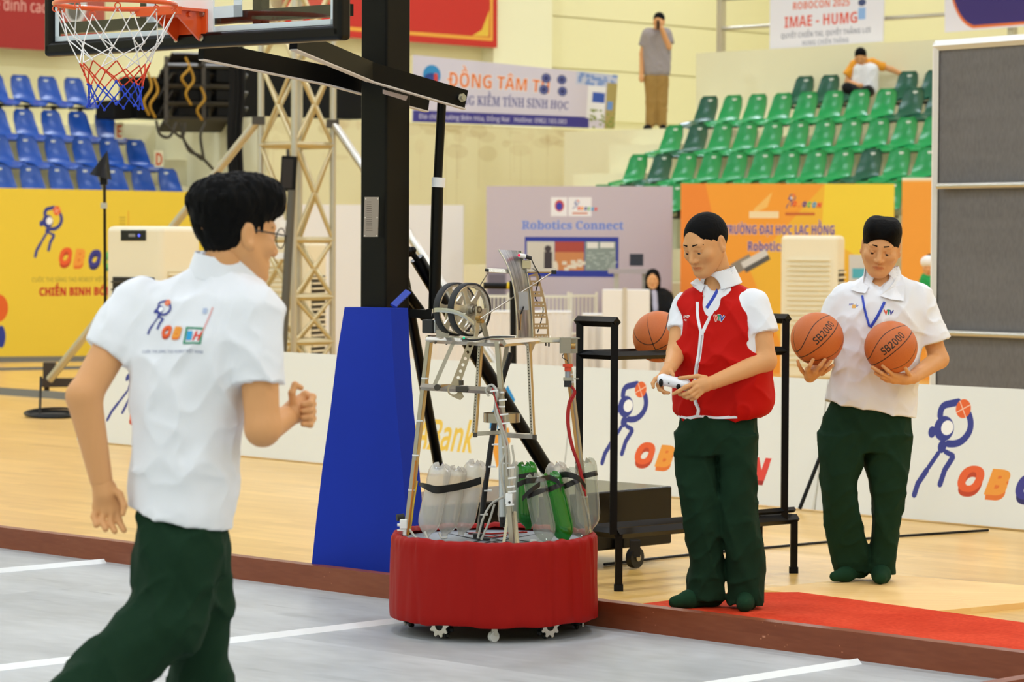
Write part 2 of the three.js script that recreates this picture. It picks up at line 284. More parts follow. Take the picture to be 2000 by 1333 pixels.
// ------------------------------------------------------------------ bleachers
const concrete = mat('#e6dfb9', 0.8);
const seatShell = (() => {
  const prof = [[0.24, 0.375], [0.22, 0.395], [0.13, 0.41], [0.02, 0.43], [-0.07, 0.475], [-0.135, 0.545], [-0.18, 0.64], [-0.205, 0.745], [-0.213, 0.79]], W = [0.16, 0.185, 0.205, 0.205, 0.2, 0.195, 0.185, 0.165, 0.115];
  const mk = (off) => { const pos = [], uv = [], ind = [], N = 9; prof.forEach(([z, y], i) => { for (let j = 0; j < N; j++) { const s = j / (N - 1) * 2 - 1, up = i < 4 ? s ** 4 * 0.03 : 0, fw = i > 4 ? s ** 2 * 0.035 : 0; pos.push(s * W[i], y + up + off * (i < 5 ? 1 : 0.2), z + fw - off * (i > 3 ? 1 : 0)); uv.push(j / (N - 1), i / 8); } });
    for (let i = 0; i < prof.length - 1; i++) for (let j = 0; j < N - 1; j++) { const a = i * N + j; ind.push(a, a + 1, a + N, a + 1, a + N + 1, a + N); }
    const g = new THREE.BufferGeometry(); g.setAttribute('position', new THREE.Float32BufferAttribute(pos, 3)); g.setAttribute('uv', new THREE.Float32BufferAttribute(uv, 2)); g.setIndex(ind); g.computeVertexNormals(); return g; };
  const under = mk(-0.012); const idx = under.index.array; for (let i = 0; i < idx.length; i += 3) { const t = idx[i]; idx[i] = idx[i + 1]; idx[i + 1] = t; } under.computeVertexNormals();
  return merge([mk(0), under]);
})();
const stickerGeo = box(0.075, 0.09, 0.004, 0, 0.7, -0.188).rotateX(0), bracketGeo = merge([box(0.05, 0.4, 0.05, 0, 0.2, -0.02), box(0.3, 0.03, 0.2, 0, 0.375, 0)]);
const stickerMat = mat('#ffffff', 0.6, 0, { map: canvasTex(64, 64, (g) => { g.fillStyle = '#e8ece2'; g.fillRect(0, 0, 64, 64); text(g, '4', 20, 54, 56, '#7f8a84'); }) });
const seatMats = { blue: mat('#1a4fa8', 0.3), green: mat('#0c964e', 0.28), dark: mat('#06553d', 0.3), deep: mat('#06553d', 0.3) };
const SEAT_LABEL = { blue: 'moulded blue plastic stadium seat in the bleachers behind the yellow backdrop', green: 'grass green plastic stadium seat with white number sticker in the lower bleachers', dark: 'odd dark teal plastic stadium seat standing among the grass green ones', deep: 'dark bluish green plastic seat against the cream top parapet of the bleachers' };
const seatProto = {};
function seat(kind, pos, turn, label = SEAT_LABEL[kind], group = kind + ' bleacher seats') {
  let t = seatProto[kind];
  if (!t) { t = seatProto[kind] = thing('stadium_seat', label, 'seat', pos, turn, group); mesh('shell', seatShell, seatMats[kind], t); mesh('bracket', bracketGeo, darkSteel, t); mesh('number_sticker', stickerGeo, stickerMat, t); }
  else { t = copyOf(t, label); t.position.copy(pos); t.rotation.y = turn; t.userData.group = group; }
  t.scale.set(1, 1.13, 1.13); return t;
}
{
  const bs = new THREE.Group(); bs.name = 'wall_blue_bleachers'; scene.add(bs); struct(bs, 'cream concrete steps of the blue bleachers');
  const top = [1.756, 2.19, 2.606, 3.145];
  for (let k = 0; k < 4; k++) { const u = -33.3 - 0.75 * k; mesh('concrete_step', slabOf(k === 3 ? -38 : u - 0.55, u + 0.26, 10, 26.95, 0, top[k]), concrete, bs); for (let i = 0; i < 7; i++) seat('blue', C(u - 0.05, top[k], 26.5 - i * 0.482), Math.PI / 4); 
    mesh('stair_block', slabOf(k === 3 ? -38 : u - 0.55, u + 0.26 - 0.3, 26.95, 27.95, 0, top[k] + 0.22), creamLight, bs); }
  const gs = new THREE.Group(); gs.name = 'wall_green_bleachers'; scene.add(gs); struct(gs, 'cream concrete steps of the green bleachers');
  const rows = [[29, 1.09], [29.75, 1.53], [30.5, 1.974], [31.25, 2.412], [32, 2.855], [33.2, 3.167]];
  const K = { b: 'green', g: 'green', d: 'dark' };
  rows.forEach(([v, h], k) => { mesh('concrete_step', slabOf(-28.6, -18, v - 0.26, k === 5 ? 34 : v + 0.49, 0, h), concrete, gs); mesh('stair_block', slabOf(-29.8, -28.6, v - 0.2, v + 0.6, 0, h + 0.2), creamLight, gs); });
  const seq = { 4: 'dgbggggbdd', 3: 'gdgbgggbgbb', 2: 'bdgggggbgdgg', 1: 'gdgbgdggbdgg', 0: 'dgbggdgbgdgg' };
  for (const k in seq) [...seq[k]].forEach((c, i) => { const x = -28.22 + i * 0.462; if ((k < 2) && !(i < 4 || i > 7)) return; seat(K[c], C(x, rows[k][1], rows[k][0] + 0.05), -Math.PI / 4); });
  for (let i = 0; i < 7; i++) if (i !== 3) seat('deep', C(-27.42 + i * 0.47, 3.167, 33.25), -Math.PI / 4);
  mesh('landing', slabOf(-31.2, -28.6, 32.3, 34, 0, 3.3), creamLight, gs);
  mesh('parapet', slabOf(-29.86, -14, 33.8, 34, 0, 4.51), creamLight, gs);
  mesh('upper_step', slabOf(-27, -14, 36.6, 38.5, 0, 4.75), concrete, gs);
  for (let i = 0; i < 5; i++) seat('green', C(-25.1 + i * 0.47, 4.75, 37), -Math.PI / 4, 'green plastic stadium seat on the upper tier above the parapet', 'green seats of the upper tier');
  // red row letters on the stair sides
  const L = (s, p, turn) => { const m = mesh('row_letter', new THREE.PlaneGeometry(0.17, 0.24), mat('#ffffff', 0.7, 0, { map: canvasTex(64, 96, (g) => { g.fillStyle = '#efe9c6'; g.fillRect(0, 0, 64, 96); text(g, s, 32, 86, 100, '#d2542a', { align: 'center', sx: 0.8 }); }) }), bs); m.position.copy(p); m.rotation.y = turn; };
  { const at = (px, py, u) => { const r = (px - 1000) / F, Z = -u / Q / (1 - r); const p = P(px, py, Z); return p; };
    const e = at(258, 255, -34.2), d = at(332, 310, -33.5);
    const f = (p) => { const u = (p.x + p.z) * Q, v = (p.x - p.z) * Q; return [u, v]; };
    L('E', C(-34.51, e.y, f(e)[1]), Math.PI / 4); L('D', C(-33.76, d.y, f(d)[1]), Math.PI / 4); }
}
// gallery railing and the racks of gear on the left gallery
{
  const rail = thing('railing', 'grey steel railing above the parapet of the green bleachers', 'railing', V(0, 0, 0));
  for (const u of [-29.75, -27.9, -24.35]) mesh('post', bar(C(u, 4.52, 34.25), C(u, 6.4, 34.25), 0.1, 0.1, Math.PI / 4), alu, rail);
  for (const y of [4.9, 5.35, 5.8]) mesh('rail', rod(C(-29.75, y, 34.25), C(-18, y, 34.25), 0.03), alu, rail);
  const fr = (x, y, u) => { const r = (x - 1000) / F, Z = -u / Q / (1 - r); return P(x, y, Z); };
  const shelfR = thing('equipment_rack', 'grey metal shelving rack full of dark gear and yellow cables on the gallery', 'rack', V(0, 0, 0));
  const U = -33.6, pt = (x, y, du = 0) => fr(x, y, U + du);
  for (const x of [325, 398, 468]) for (const du of [0, -0.5]) mesh('post', bar(pt(x, 110, du), pt(x, 238, du), 0.055), darkSteel, shelfR);
  for (const y of [128, 168, 202, 232]) mesh('shelf', [bar(pt(322, y), pt(470, y + 2), 0.05), bar(pt(322, y, -0.25), pt(470, y + 2, -0.25), 0.03, 0.5)], darkSteel, shelfR);
  const gear = (x0, y0, x1, y1, du, label, m = blackMatt) => { const a = pt(x0, y0, du), b = pt(x1, y1, du), w = a.distanceTo(V(b.x, a.y, b.z)), g = box(0.45, Math.abs(a.y - b.y), w, 0, 0, 0, 0, 0.02).rotateY(-Math.PI / 4); const o = mesh('equipment_case', g, m); o.position.copy(a).add(b).multiplyScalar(0.5); return tag(o, label, 'case', 'cases on the gallery'); };
  for (const [x0, y0, x1, y1] of [[330, 135, 392, 166], [335, 173, 394, 200], [330, 207, 390, 230], [404, 134, 462, 165], [404, 174, 460, 200], [406, 207, 462, 231]]) gear(x0, y0, x1, y1, -0.25, 'black equipment case on the gallery shelving rack');
  for (const [x0, y0, x1, y1] of [[250, 150, 318, 234], [205, 196, 240, 234], [484, 130, 560, 234], [562, 140, 700, 234]]) gear(x0, y0, x1, y1, -0.9, 'large dark flight case standing on the gallery beside the rack');
  const yel = mat('#b98a1c', 0.6), cord = mat('#3c382e', 0.7);
  for (const [x, y0, y1] of [[288, 140, 225], [300, 150, 230], [362, 112, 170], [370, 130, 205], [392, 170, 235]]) tag(mesh('yellow_cable', cable([pt(x, y0, 0.12), pt(x + 8, lerp(y0, y1, 0.35), 0.16), pt(x - 7, lerp(y0, y1, 0.7), 0.13), pt(x + 3, y1, 0.12)], 0.02), yel), 'yellow cable hanging in loops from the gallery rack', 'cable', 'yellow cables on the gallery rack');
  const loops = [[[305, 236], [312, 262], [330, 268], [345, 240]], [[318, 238], [345, 262], [356, 268], [362, 240]], [[352, 240], [360, 275], [380, 300], [395, 312]], [[355, 262], [370, 295], [392, 306], [420, 335]], [[402, 240], [392, 262], [396, 300], [398, 312]]];
  for (const l of loops) tag(mesh('loose_cable', cable(l.map(([x, y]) => { const p = fr(x, y, -32.9); return p; }), 0.022), cord), 'dark loose cable drooping over the gallery wall', 'cable', 'dark cables on the gallery wall');
  for (const x of [452, 460, 470]) tag(mesh('cable_drop', cable([fr(x, 90, -32.6), fr(x + 2, 180, -32.6), fr(x - 3, 260, -32.6), fr(x + 1, 360, -32.6)], 0.05), blackMatt), 'thick black cable run hanging down past the gallery', 'cable', 'black cable drops');
}
// ------------------------------------------------------------------ backdrops, banners and signs
{
  const onU = (x, y, u) => { const r = (x - 1000) / F, Z = -u / Q / (1 - r); return P(x, y, Z); };
  const onV = (x, y, v) => { const r = (x - 1000) / F, Z = v / Q / (1 + r); return P(x, y, Z); };
  const vert = (a, y) => V(a.x, y, a.z);
  const sign = (name, label, cat, TL, TR, BR, BL, thick, tex, rough = 0.6) => tag(mesh(name, board(TL, TR, BR, BL, thick), mat('#ffffff', rough, 0, { map: tex })), label, cat);
  // yellow backdrop
  { const a = onU(-70, 375, -32.6), b = onU(452, 375, -32.6), T = 2.3; const w = Math.hypot(a.x - b.x, a.z - b.z);
    sign('event_backdrop', 'yellow printed event backdrop below the blue seats', 'backdrop', vert(a, T), vert(b, T), vert(b, 0.02), vert(a, 0.02), 0.08, canvasTex(1536, 768, (g, W, H) => {
      g.fillStyle = '#f2d23c'; g.fillRect(0, 0, W, H); const s = W / w, X = (px) => { const p = onU(px, 375, -32.6); return Math.hypot(a.x - p.x, a.z - p.z) / w * W; }, Y = (px, py) => { const p = onU(px, py, -32.6); return (T - p.y) / 2.28 * H; };
      emblem(g, X(62), Y(80, 402), 245, 1.5); letters(g, X(112), Y(120, 516), 100);
      g.fillStyle = '#e59a2a'; g.fillRect(X(250), Y(250, 412), 5, 70); g.fillStyle = '#c9a636'; for (let i = 0; i < 4; i++) g.fillRect(X(233), Y(240, 424) + i * 14, 36, 6);
      text(g, 'CUỘC THI SÁNG TẠO ROBOT VIỆT NAM', X(62), Y(62, 551), 27, '#a08a3c', { bold: false }); text(g, 'CHIẾN BINH BÓNG RỔ', X(76), Y(76, 578), 50, '#cc2b22', { stroke: '#b53a1c', lw: 3 });
      g.fillStyle = '#e8661f'; g.beginPath(); g.ellipse(X(-4), Y(0, 602), 55, 62, 0, 0, 7); g.fill(); g.fillStyle = '#283a9a'; g.beginPath(); g.ellipse(X(2), Y(2, 658), 24, 50, 0, 0, 7); g.fill();
    })); }
  // banner on the gallery wall
  sign('sponsor_banner', 'long lavender sponsor banner with orange ĐỒNG TÂM TH lettering on the gallery', 'banner', onU(808, 107, -32.95), onU(1207, 147, -32.95), onU(1200, 252, -32.95), onU(806, 238, -32.95), 0.02, canvasTex(1400, 380, (g, W, H) => {
    g.fillStyle = '#dcd6e6'; g.fillRect(0, 0, W, H); g.fillStyle = '#3a3590'; g.fillRect(0, H - 66, 1210, 66);
    g.fillStyle = '#2b8fd0'; g.beginPath(); g.arc(120, 110, 58, 0, 7); g.fill(); g.fillStyle = '#1d3f94'; g.beginPath(); g.ellipse(118, 125, 46, 26, 0, 0, 7); g.fill(); g.fillStyle = '#e04430'; g.fillRect(135, 100, 24, 50); 
    text(g, 'ĐỒNG TÂM TH', 228, 172, 118, '#ea7a2e', { sx: 0.86, stroke: '#ffffff', lw: 6 }); text(g, 'THÙNG KIỀM TÍNH SINH HỌC', 190, 272, 76, '#4d5299', { font: 'serif', sx: 0.76 });
    text(g, 'Địa chỉ: Phường Biên Hòa, Đồng Nai   Hotline: 0982.183.083', 40, H - 20, 38, '#e9e6f5', { bold: false });
    for (const [x, y] of [[890, 70], [1000, 70], [880, 150], [1010, 150]]) { g.fillStyle = '#2c3576'; g.beginPath(); g.arc(x, y, 33, 0, 7); g.fill(); g.strokeStyle = '#7c86c4'; g.lineWidth = 6; g.beginPath(); g.arc(x, y, 22, 0, 7); g.stroke(); }
    g.fillStyle = '#c8cfe8'; g.fillRect(1100, 0, 300, 90); g.fillStyle = '#7f9cd8'; for (let i = 0; i < 30; i++) g.fillRect(1100 + rnd() * 280, rnd() * 70, 14 + rnd() * 26, 10 + rnd() * 16);
    g.fillStyle = '#f2f2f6'; g.fillRect(1190, 90, 130, 230); g.fillStyle = '#2f57b8'; g.fillRect(1225, 135, 90, 70); g.fillStyle = '#b0a060'; g.fillRect(1325, 60, 75, 320); g.fillStyle = '#8a9a48'; for (let i = 0; i < 40; i++) g.fillRect(1215 + rnd() * 180, 250 + rnd() * 130, 18, 12); g.fillStyle = '#6f9ade'; g.fillRect(1335, 190, 40, 60);
  }));
  // red signs
  sign('slogan_sign', 'large red sign with gold border high on the cream wall', 'sign', vert(onU(560, 90, -37.6), 7.4), vert(onU(971, 90, -37.6), 7.4), vert(onU(971, 95, -37.6), 5.1), vert(onU(560, 80, -37.6), 5.1), 0.1, canvasTex(1024, 512, (g, W, H) => { g.fillStyle = '#c42318'; g.fillRect(0, 0, W, H); g.strokeStyle = '#e6a53a'; g.lineWidth = 14; g.strokeRect(34, 28, W - 64, H - 60); g.fillStyle = '#e2b93c'; g.beginPath(); g.moveTo(W - 40, H - 150); g.lineTo(W - 44, H - 42); g.lineTo(W - 130, H - 40); g.lineTo(W - 80, H - 66); g.fill(); g.fillStyle = '#f0cf3a'; g.fillRect(730, 50, 34, 44); }));
  sign('event_banner', 'dark red banner with white year lettering above the blue seats', 'banner', vert(onU(-60, 90, -37.6), 6.6), vert(onU(205, 90, -37.6), 6.6), vert(onU(205, 112, -37.6), 4.56), vert(onU(-60, 108, -37.6), 4.56), 0.05, canvasTex(768, 512, (g, W, H) => { g.fillStyle = '#a52119'; g.fillRect(0, 0, W, H); text(g, 'ROBOCON 2025', 420, H - 252, 90, '#e9dfe6', { italic: true, align: 'right' }); text(g, 'Trí tuệ đỉnh cao', 440, H - 145, 66, '#e6b0a0', { align: 'right', bold: false }); g.fillStyle = '#c9c4c4'; g.beginPath(); g.ellipse(595, H - 190, 66, 80, 0, 0, 7); g.fill(); g.fillStyle = '#4a4444'; g.beginPath(); g.ellipse(590, H - 165, 40, 40, 0, 0, 7); g.fill(); }));
  // university banners on the railing
  sign('team_banner', 'white team banner with red IMAE - HUMG lettering on the railing', 'banner', vert(onV(1503, 90, 34.12), 5.75), vert(onV(1727, 85, 34.12), 5.75), vert(onV(1724, 80, 34.12), 4.55), vert(onV(1503, 92, 34.12), 4.53), 0.02, canvasTex(1024, 560, (g, W, H) => { g.fillStyle = '#e9e6ee'; g.fillRect(0, 0, W, H); text(g, 'TRƯỜNG ĐẠI HỌC MỎ - ĐỊA CHẤT', 512, 200, 52, '#8a90a6', { align: 'center' }); text(g, 'ROBOCON 2025', 470, 300, 70, '#e06a4a', { align: 'center' }); text(g, 'IMAE - HUMG', 470, 420, 104, '#dd4a30', { align: 'center' }); text(g, 'QUYẾT CHIẾN TẠI, QUYẾT THẮNG LỢI', 512, 492, 46, '#8a8c9c', { align: 'center' }); text(g, 'HUMG CHIẾN THẮNG', 512, 548, 42, '#9a9cac', { align: 'center' }); g.fillStyle = '#3c4a78'; g.beginPath(); g.ellipse(835, 285, 34, 24, 0, 0, 7); g.fill(); g.fillStyle = '#8fb4e6'; g.fillRect(805, 320, 62, 80); }));
  sign('club_banner', 'deep purple banner with a pale crest and yellow letters on the upper railing', 'banner', vert(onV(1843, 50, 34.1), 5.7), vert(onV(2080, 40, 34.1), 5.7), vert(onV(2080, 45, 34.1), 4.66), vert(onV(1845, 57, 34.1), 4.63), 0.02, canvasTex(1024, 512, (g, W, H) => { g.fillStyle = '#e8e2ea'; g.fillRect(0, 0, W, H); g.fillStyle = '#e2702c'; g.beginPath(); g.moveTo(20, 0); g.quadraticCurveTo(40, 440, 250, 500); g.lineTo(W, 500); g.lineTo(W, 0); g.fill(); g.fillStyle = '#33206e'; g.beginPath(); g.moveTo(34, 0); g.quadraticCurveTo(60, 430, 260, 480); g.lineTo(W, 480); g.lineTo(W, 0); g.fill(); g.strokeStyle = '#d6cfe4'; g.lineWidth = 16; g.beginPath(); g.arc(330, 180, 110, 0, 7); g.stroke(); text(g, 'MBRACE', 640, 280, 120, '#e9cf3e', { italic: true }); }));
  // booths
  const booth = (name, label, x0, y0, x1, y1, Z0, Z1, tex) => { const a = P(x0, y0, Z0), b = P(x1, y1, Z1), h = (a.y + b.y) / 2; return sign(name, label, 'backdrop', vert(a, h), vert(b, h), vert(b, 0), vert(a, 0), 0.08, tex); };
  booth('booth_wall', 'mauve booth wall titled Robotics Connect with a blue framed photo strip', 950, 367, 1313, 361, 38, 37.6, canvasTex(1200, 1190, (g, W, H) => { g.fillStyle = '#c9bcc4'; g.fillRect(0, 0, W, H); g.fillStyle = '#f2eeee'; g.fillRect(420, 72, 105, 125); g.fillRect(533, 72, 150, 125); g.fillStyle = '#cf4a38'; g.beginPath(); g.ellipse(475, 128, 30, 38, 0, 0, 7); g.fill(); g.fillStyle = '#3a3fae'; g.beginPath(); g.ellipse(474, 132, 20, 26, 0, 0, 7); g.fill(); emblem(g, 560, 90, 62); letters(g, 590, 152, 26); g.fillStyle = '#d2703c'; g.fillRect(560, 172, 98, 10);
    text(g, 'Robotics Connect', 560, 282, 74, '#6d84cf', { align: 'center', font: 'serif', stroke: '#a9b4e2', lw: 5, sx: 1.02 });
    g.fillStyle = '#27379e'; g.fillRect(252, 332, 606, 262); const ph = (x, w, c) => { g.fillStyle = c; g.fillRect(x, 362, w, 190); };
    ph(265, 180, '#d8d0c0'); ph(447, 190, '#d28a52'); ph(642, 200, '#8d9a92'); g.fillStyle = '#3d3438'; g.fillRect(378, 430, 52, 120); g.beginPath(); g.arc(402, 410, 22, 0, 7); g.fill(); g.fillStyle = '#b0483a'; g.fillRect(447, 362, 190, 70); g.fillStyle = '#e8ddc8'; for (let i = 0; i < 14; i++) g.fillRect(430 + rnd() * 190, 480 + rnd() * 60, 30, 22); g.fillStyle = '#b9c4bd'; for (let i = 0; i < 40; i++) g.fillRect(650 + rnd() * 180, 420 + rnd() * 120, 10 + rnd() * 20, 6); g.fillStyle = '#eceadf'; g.fillRect(655, 366, 70, 40); g.fillRect(740, 366, 90, 36); }));
  booth('booth_wall', 'orange and yellow booth wall with blue TRƯỜNG ĐẠI HỌC LẠC HỒNG title', 1330, 362, 1747, 356, 36.6, 36.2, canvasTex(1300, 1130, (g, W, H) => { g.fillStyle = '#f08a2e'; g.fillRect(0, 0, W, H); g.fillStyle = '#f5a12f'; g.beginPath(); g.moveTo(150, 0); g.lineTo(W, 0); g.lineTo(W, H); g.lineTo(420, H); g.fill(); g.fillStyle = '#f2ba33'; g.beginPath(); g.moveTo(420, 500); g.lineTo(880, 0); g.lineTo(W, 0); g.lineTo(W, H); g.lineTo(700, H); g.fill(); g.fillStyle = '#f6d63a'; g.beginPath(); g.moveTo(880, 0); g.lineTo(W, 0); g.lineTo(W, 560); g.lineTo(860, 300); g.fill();
    g.fillStyle = '#f7c368'; g.beginPath(); g.moveTo(450, 150); g.lineTo(560, 50); g.lineTo(530, 140); g.lineTo(440, 180); g.fill(); g.fillStyle = '#f6dfb2'; g.fillRect(420, 165, 180, 40); emblem(g, 640, 60, 90); letters(g, 680, 130, 36); g.fillStyle = '#c8642c'; g.fillRect(640, 172, 180, 16);
    text(g, 'TRƯỜNG ĐẠI HỌC LẠC HỒNG', 605, 300, 74, '#4a4a9c', { align: 'center', sx: 0.66, stroke: '#e8b8a0', lw: 8 }); text(g, 'Robotics Laboratory', 410, 400, 76, '#46479a', { sx: 0.72, stroke: '#e8b8a0', lw: 8 });
    g.save(); g.translate(370, 470); g.rotate(-0.5); g.fillStyle = '#8d8478'; g.fillRect(-60, -20, 130, 70); g.fillStyle = '#d9d6d0'; g.fillRect(0, 0, 170, 62); g.fillStyle = '#5a5854'; g.fillRect(0, 40, 170, 30); g.restore(); g.fillStyle = '#d6d2cc'; g.fillRect(1030, 420, 190, 160); g.fillStyle = '#52b6c9'; g.fillRect(1050, 500, 160, 60); }));
  booth('booth_wall', 'plain orange booth panel beside the tall grey screen', 1762, 348, 1900, 346, 35, 34.6, canvasTex(64, 64, (g) => { g.fillStyle = '#f3a136'; g.fillRect(0, 0, 64, 64); g.fillStyle = '#f0ead8'; g.fillRect(0, 0, 64, 1); }));
  booth('partition_panel', 'blank white partition panel behind the truss tower', 520, 399, 905, 401, 39, 38.8, canvasTex(16, 16, (g) => { g.fillStyle = '#ece9e6'; g.fillRect(0, 0, 16, 16); }));
  // tall grey screen on the right
  { const a = P(1827, 84, 20.3), b = P(2120, 60, 19.2), t = thing('screen_panel', 'tall grey cloth screen with white edge and aluminium pipes', 'screen', V(0, 0, 0)); const A = vert(a, 0), B = vert(b, 0), H = a.y;
    mesh('cloth', board(vert(a, H), vert(b, H), B, A, 0.03), mat('#ffffff', 0.85, 0, { map: (() => { const x = noiseTex(256, 256, (x, y) => { const n = noise3(x * 120, y * 120, 1) * 5 + noise3(x * 3, y * 60, 2) * 3; return [112 + n, 110 + n, 110 + n]; }); return x; })() }), t);
    const n = V(0, 0, 0.02); mesh('white_edge', [bar(vert(a, H).add(n), A.clone().add(n), 0.035, 0.05), bar(vert(a, H - 0.02).add(n), vert(b, H - 0.02).add(n), 0.05, 0.05)], whitePaint, t);
    for (const y of [364, 650]) { const p = P(1832, y, 20.2), q = V(b.x, p.y, b.z + 0.05); mesh('pipe', rod(p, q, 0.022), alu, t); } }
  // advertising boards along the wood floor
  const bl = G(148, 862), br = G(2120, 1050), dir = br.clone().sub(bl), W = dir.length(); dir.normalize(); const nrm = V(dir.z, 0, -dir.x).normalize(); if (nrm.z > 0) nrm.negate();   // leans away from the lens
  const on = (px, h) => { const r = ray(px, 700), t = (() => { const a = bl.x, c = bl.z; const det = r.x * -dir.z - r.z * -dir.x; return ((a) * -dir.z - (c) * -dir.x) / det; })(); const p = camera.position.clone().addScaledVector(r, t); p.y = 0; return p.addScaledVector(nrm, h * 0.14).setY(h); };
  const H = 0.79, adv = (label, x0, x1, draw, skew = 0) => { const B0 = on(x0, 0.01), B1 = on(x1, 0.01), T0 = on(x0, H).addScaledVector(dir, skew), T1 = on(x1, H), w = B0.distanceTo(B1), tw = Math.round(w / H * 420);
    const X = (px) => { const p = on(px, 0.01); return p.distanceTo(B0) / w * tw; };
    return tag(mesh('advertising_board', board(T0, T1, B1, B0, 0.03), mat('#ffffff', 0.5, 0, { map: canvasTex(Math.min(2048, tw), 420, (g, cw) => { g.fillStyle = '#eef1ee'; g.fillRect(0, 0, cw, 420); g.scale(cw / tw, 1); draw(g, X, tw); }) })), label, 'board'); };
  const logo = (g, x, s) => { emblem(g, x, 40, 300 * s, 1.5); g.save(); g.translate(x + 165 * s, 318); g.scale(1, 0.76); letters(g, 0, 0, 124 * s); g.restore(); };
  adv('long white advertising board with yellow bank lettering behind the robot', 150, 1098, (g, X, w) => { logo(g, X(178) + 40, 1); g.fillStyle = '#1b8fd6'; const x = X(632); g.beginPath(); g.moveTo(x, 210); g.lineTo(x + 60, 120); g.lineTo(x + 70, 300); g.lineTo(x - 20, 300); g.fill(); text(g, 'NamABank', X(905), 330, 150, '#f5cf55', { align: 'right', bold: false, italic: true, sx: 0.78, stroke: '#f5cf55', lw: 6 });
    const y = X(962); g.fillStyle = '#1b8fd6'; g.beginPath(); g.moveTo(y - 70, 190); g.lineTo(y + 10, 80); g.lineTo(y + 60, 130); g.lineTo(y + 20, 190); g.lineTo(y - 10, 180); g.lineTo(y - 20, 240); g.lineTo(y - 66, 240); g.fill(); g.fillStyle = '#f5a432'; g.beginPath(); g.moveTo(y - 60, 270); g.lineTo(y + 40, 230); g.lineTo(y + 60, 280); g.lineTo(y, 380); g.fill(); }, 0.3);
  adv('white advertising board with the ROBOCON logo behind the black ball cart', 1101, 1592, (g, X) => logo(g, X(1170) - 20, 1.02));
  adv('white advertising board with the ROBOCON logo beside the tall grey screen', 1595, 2120, (g, X) => logo(g, X(1771), 1.08));
  tag(mesh('board_strut', rod(on(1590, 0.02).addScaledVector(nrm, -0.12), on(1606, 0.42).addScaledVector(nrm, -0.02), 0.012), black), 'thin black strut leaning against the white advertising boards', 'strut');
}

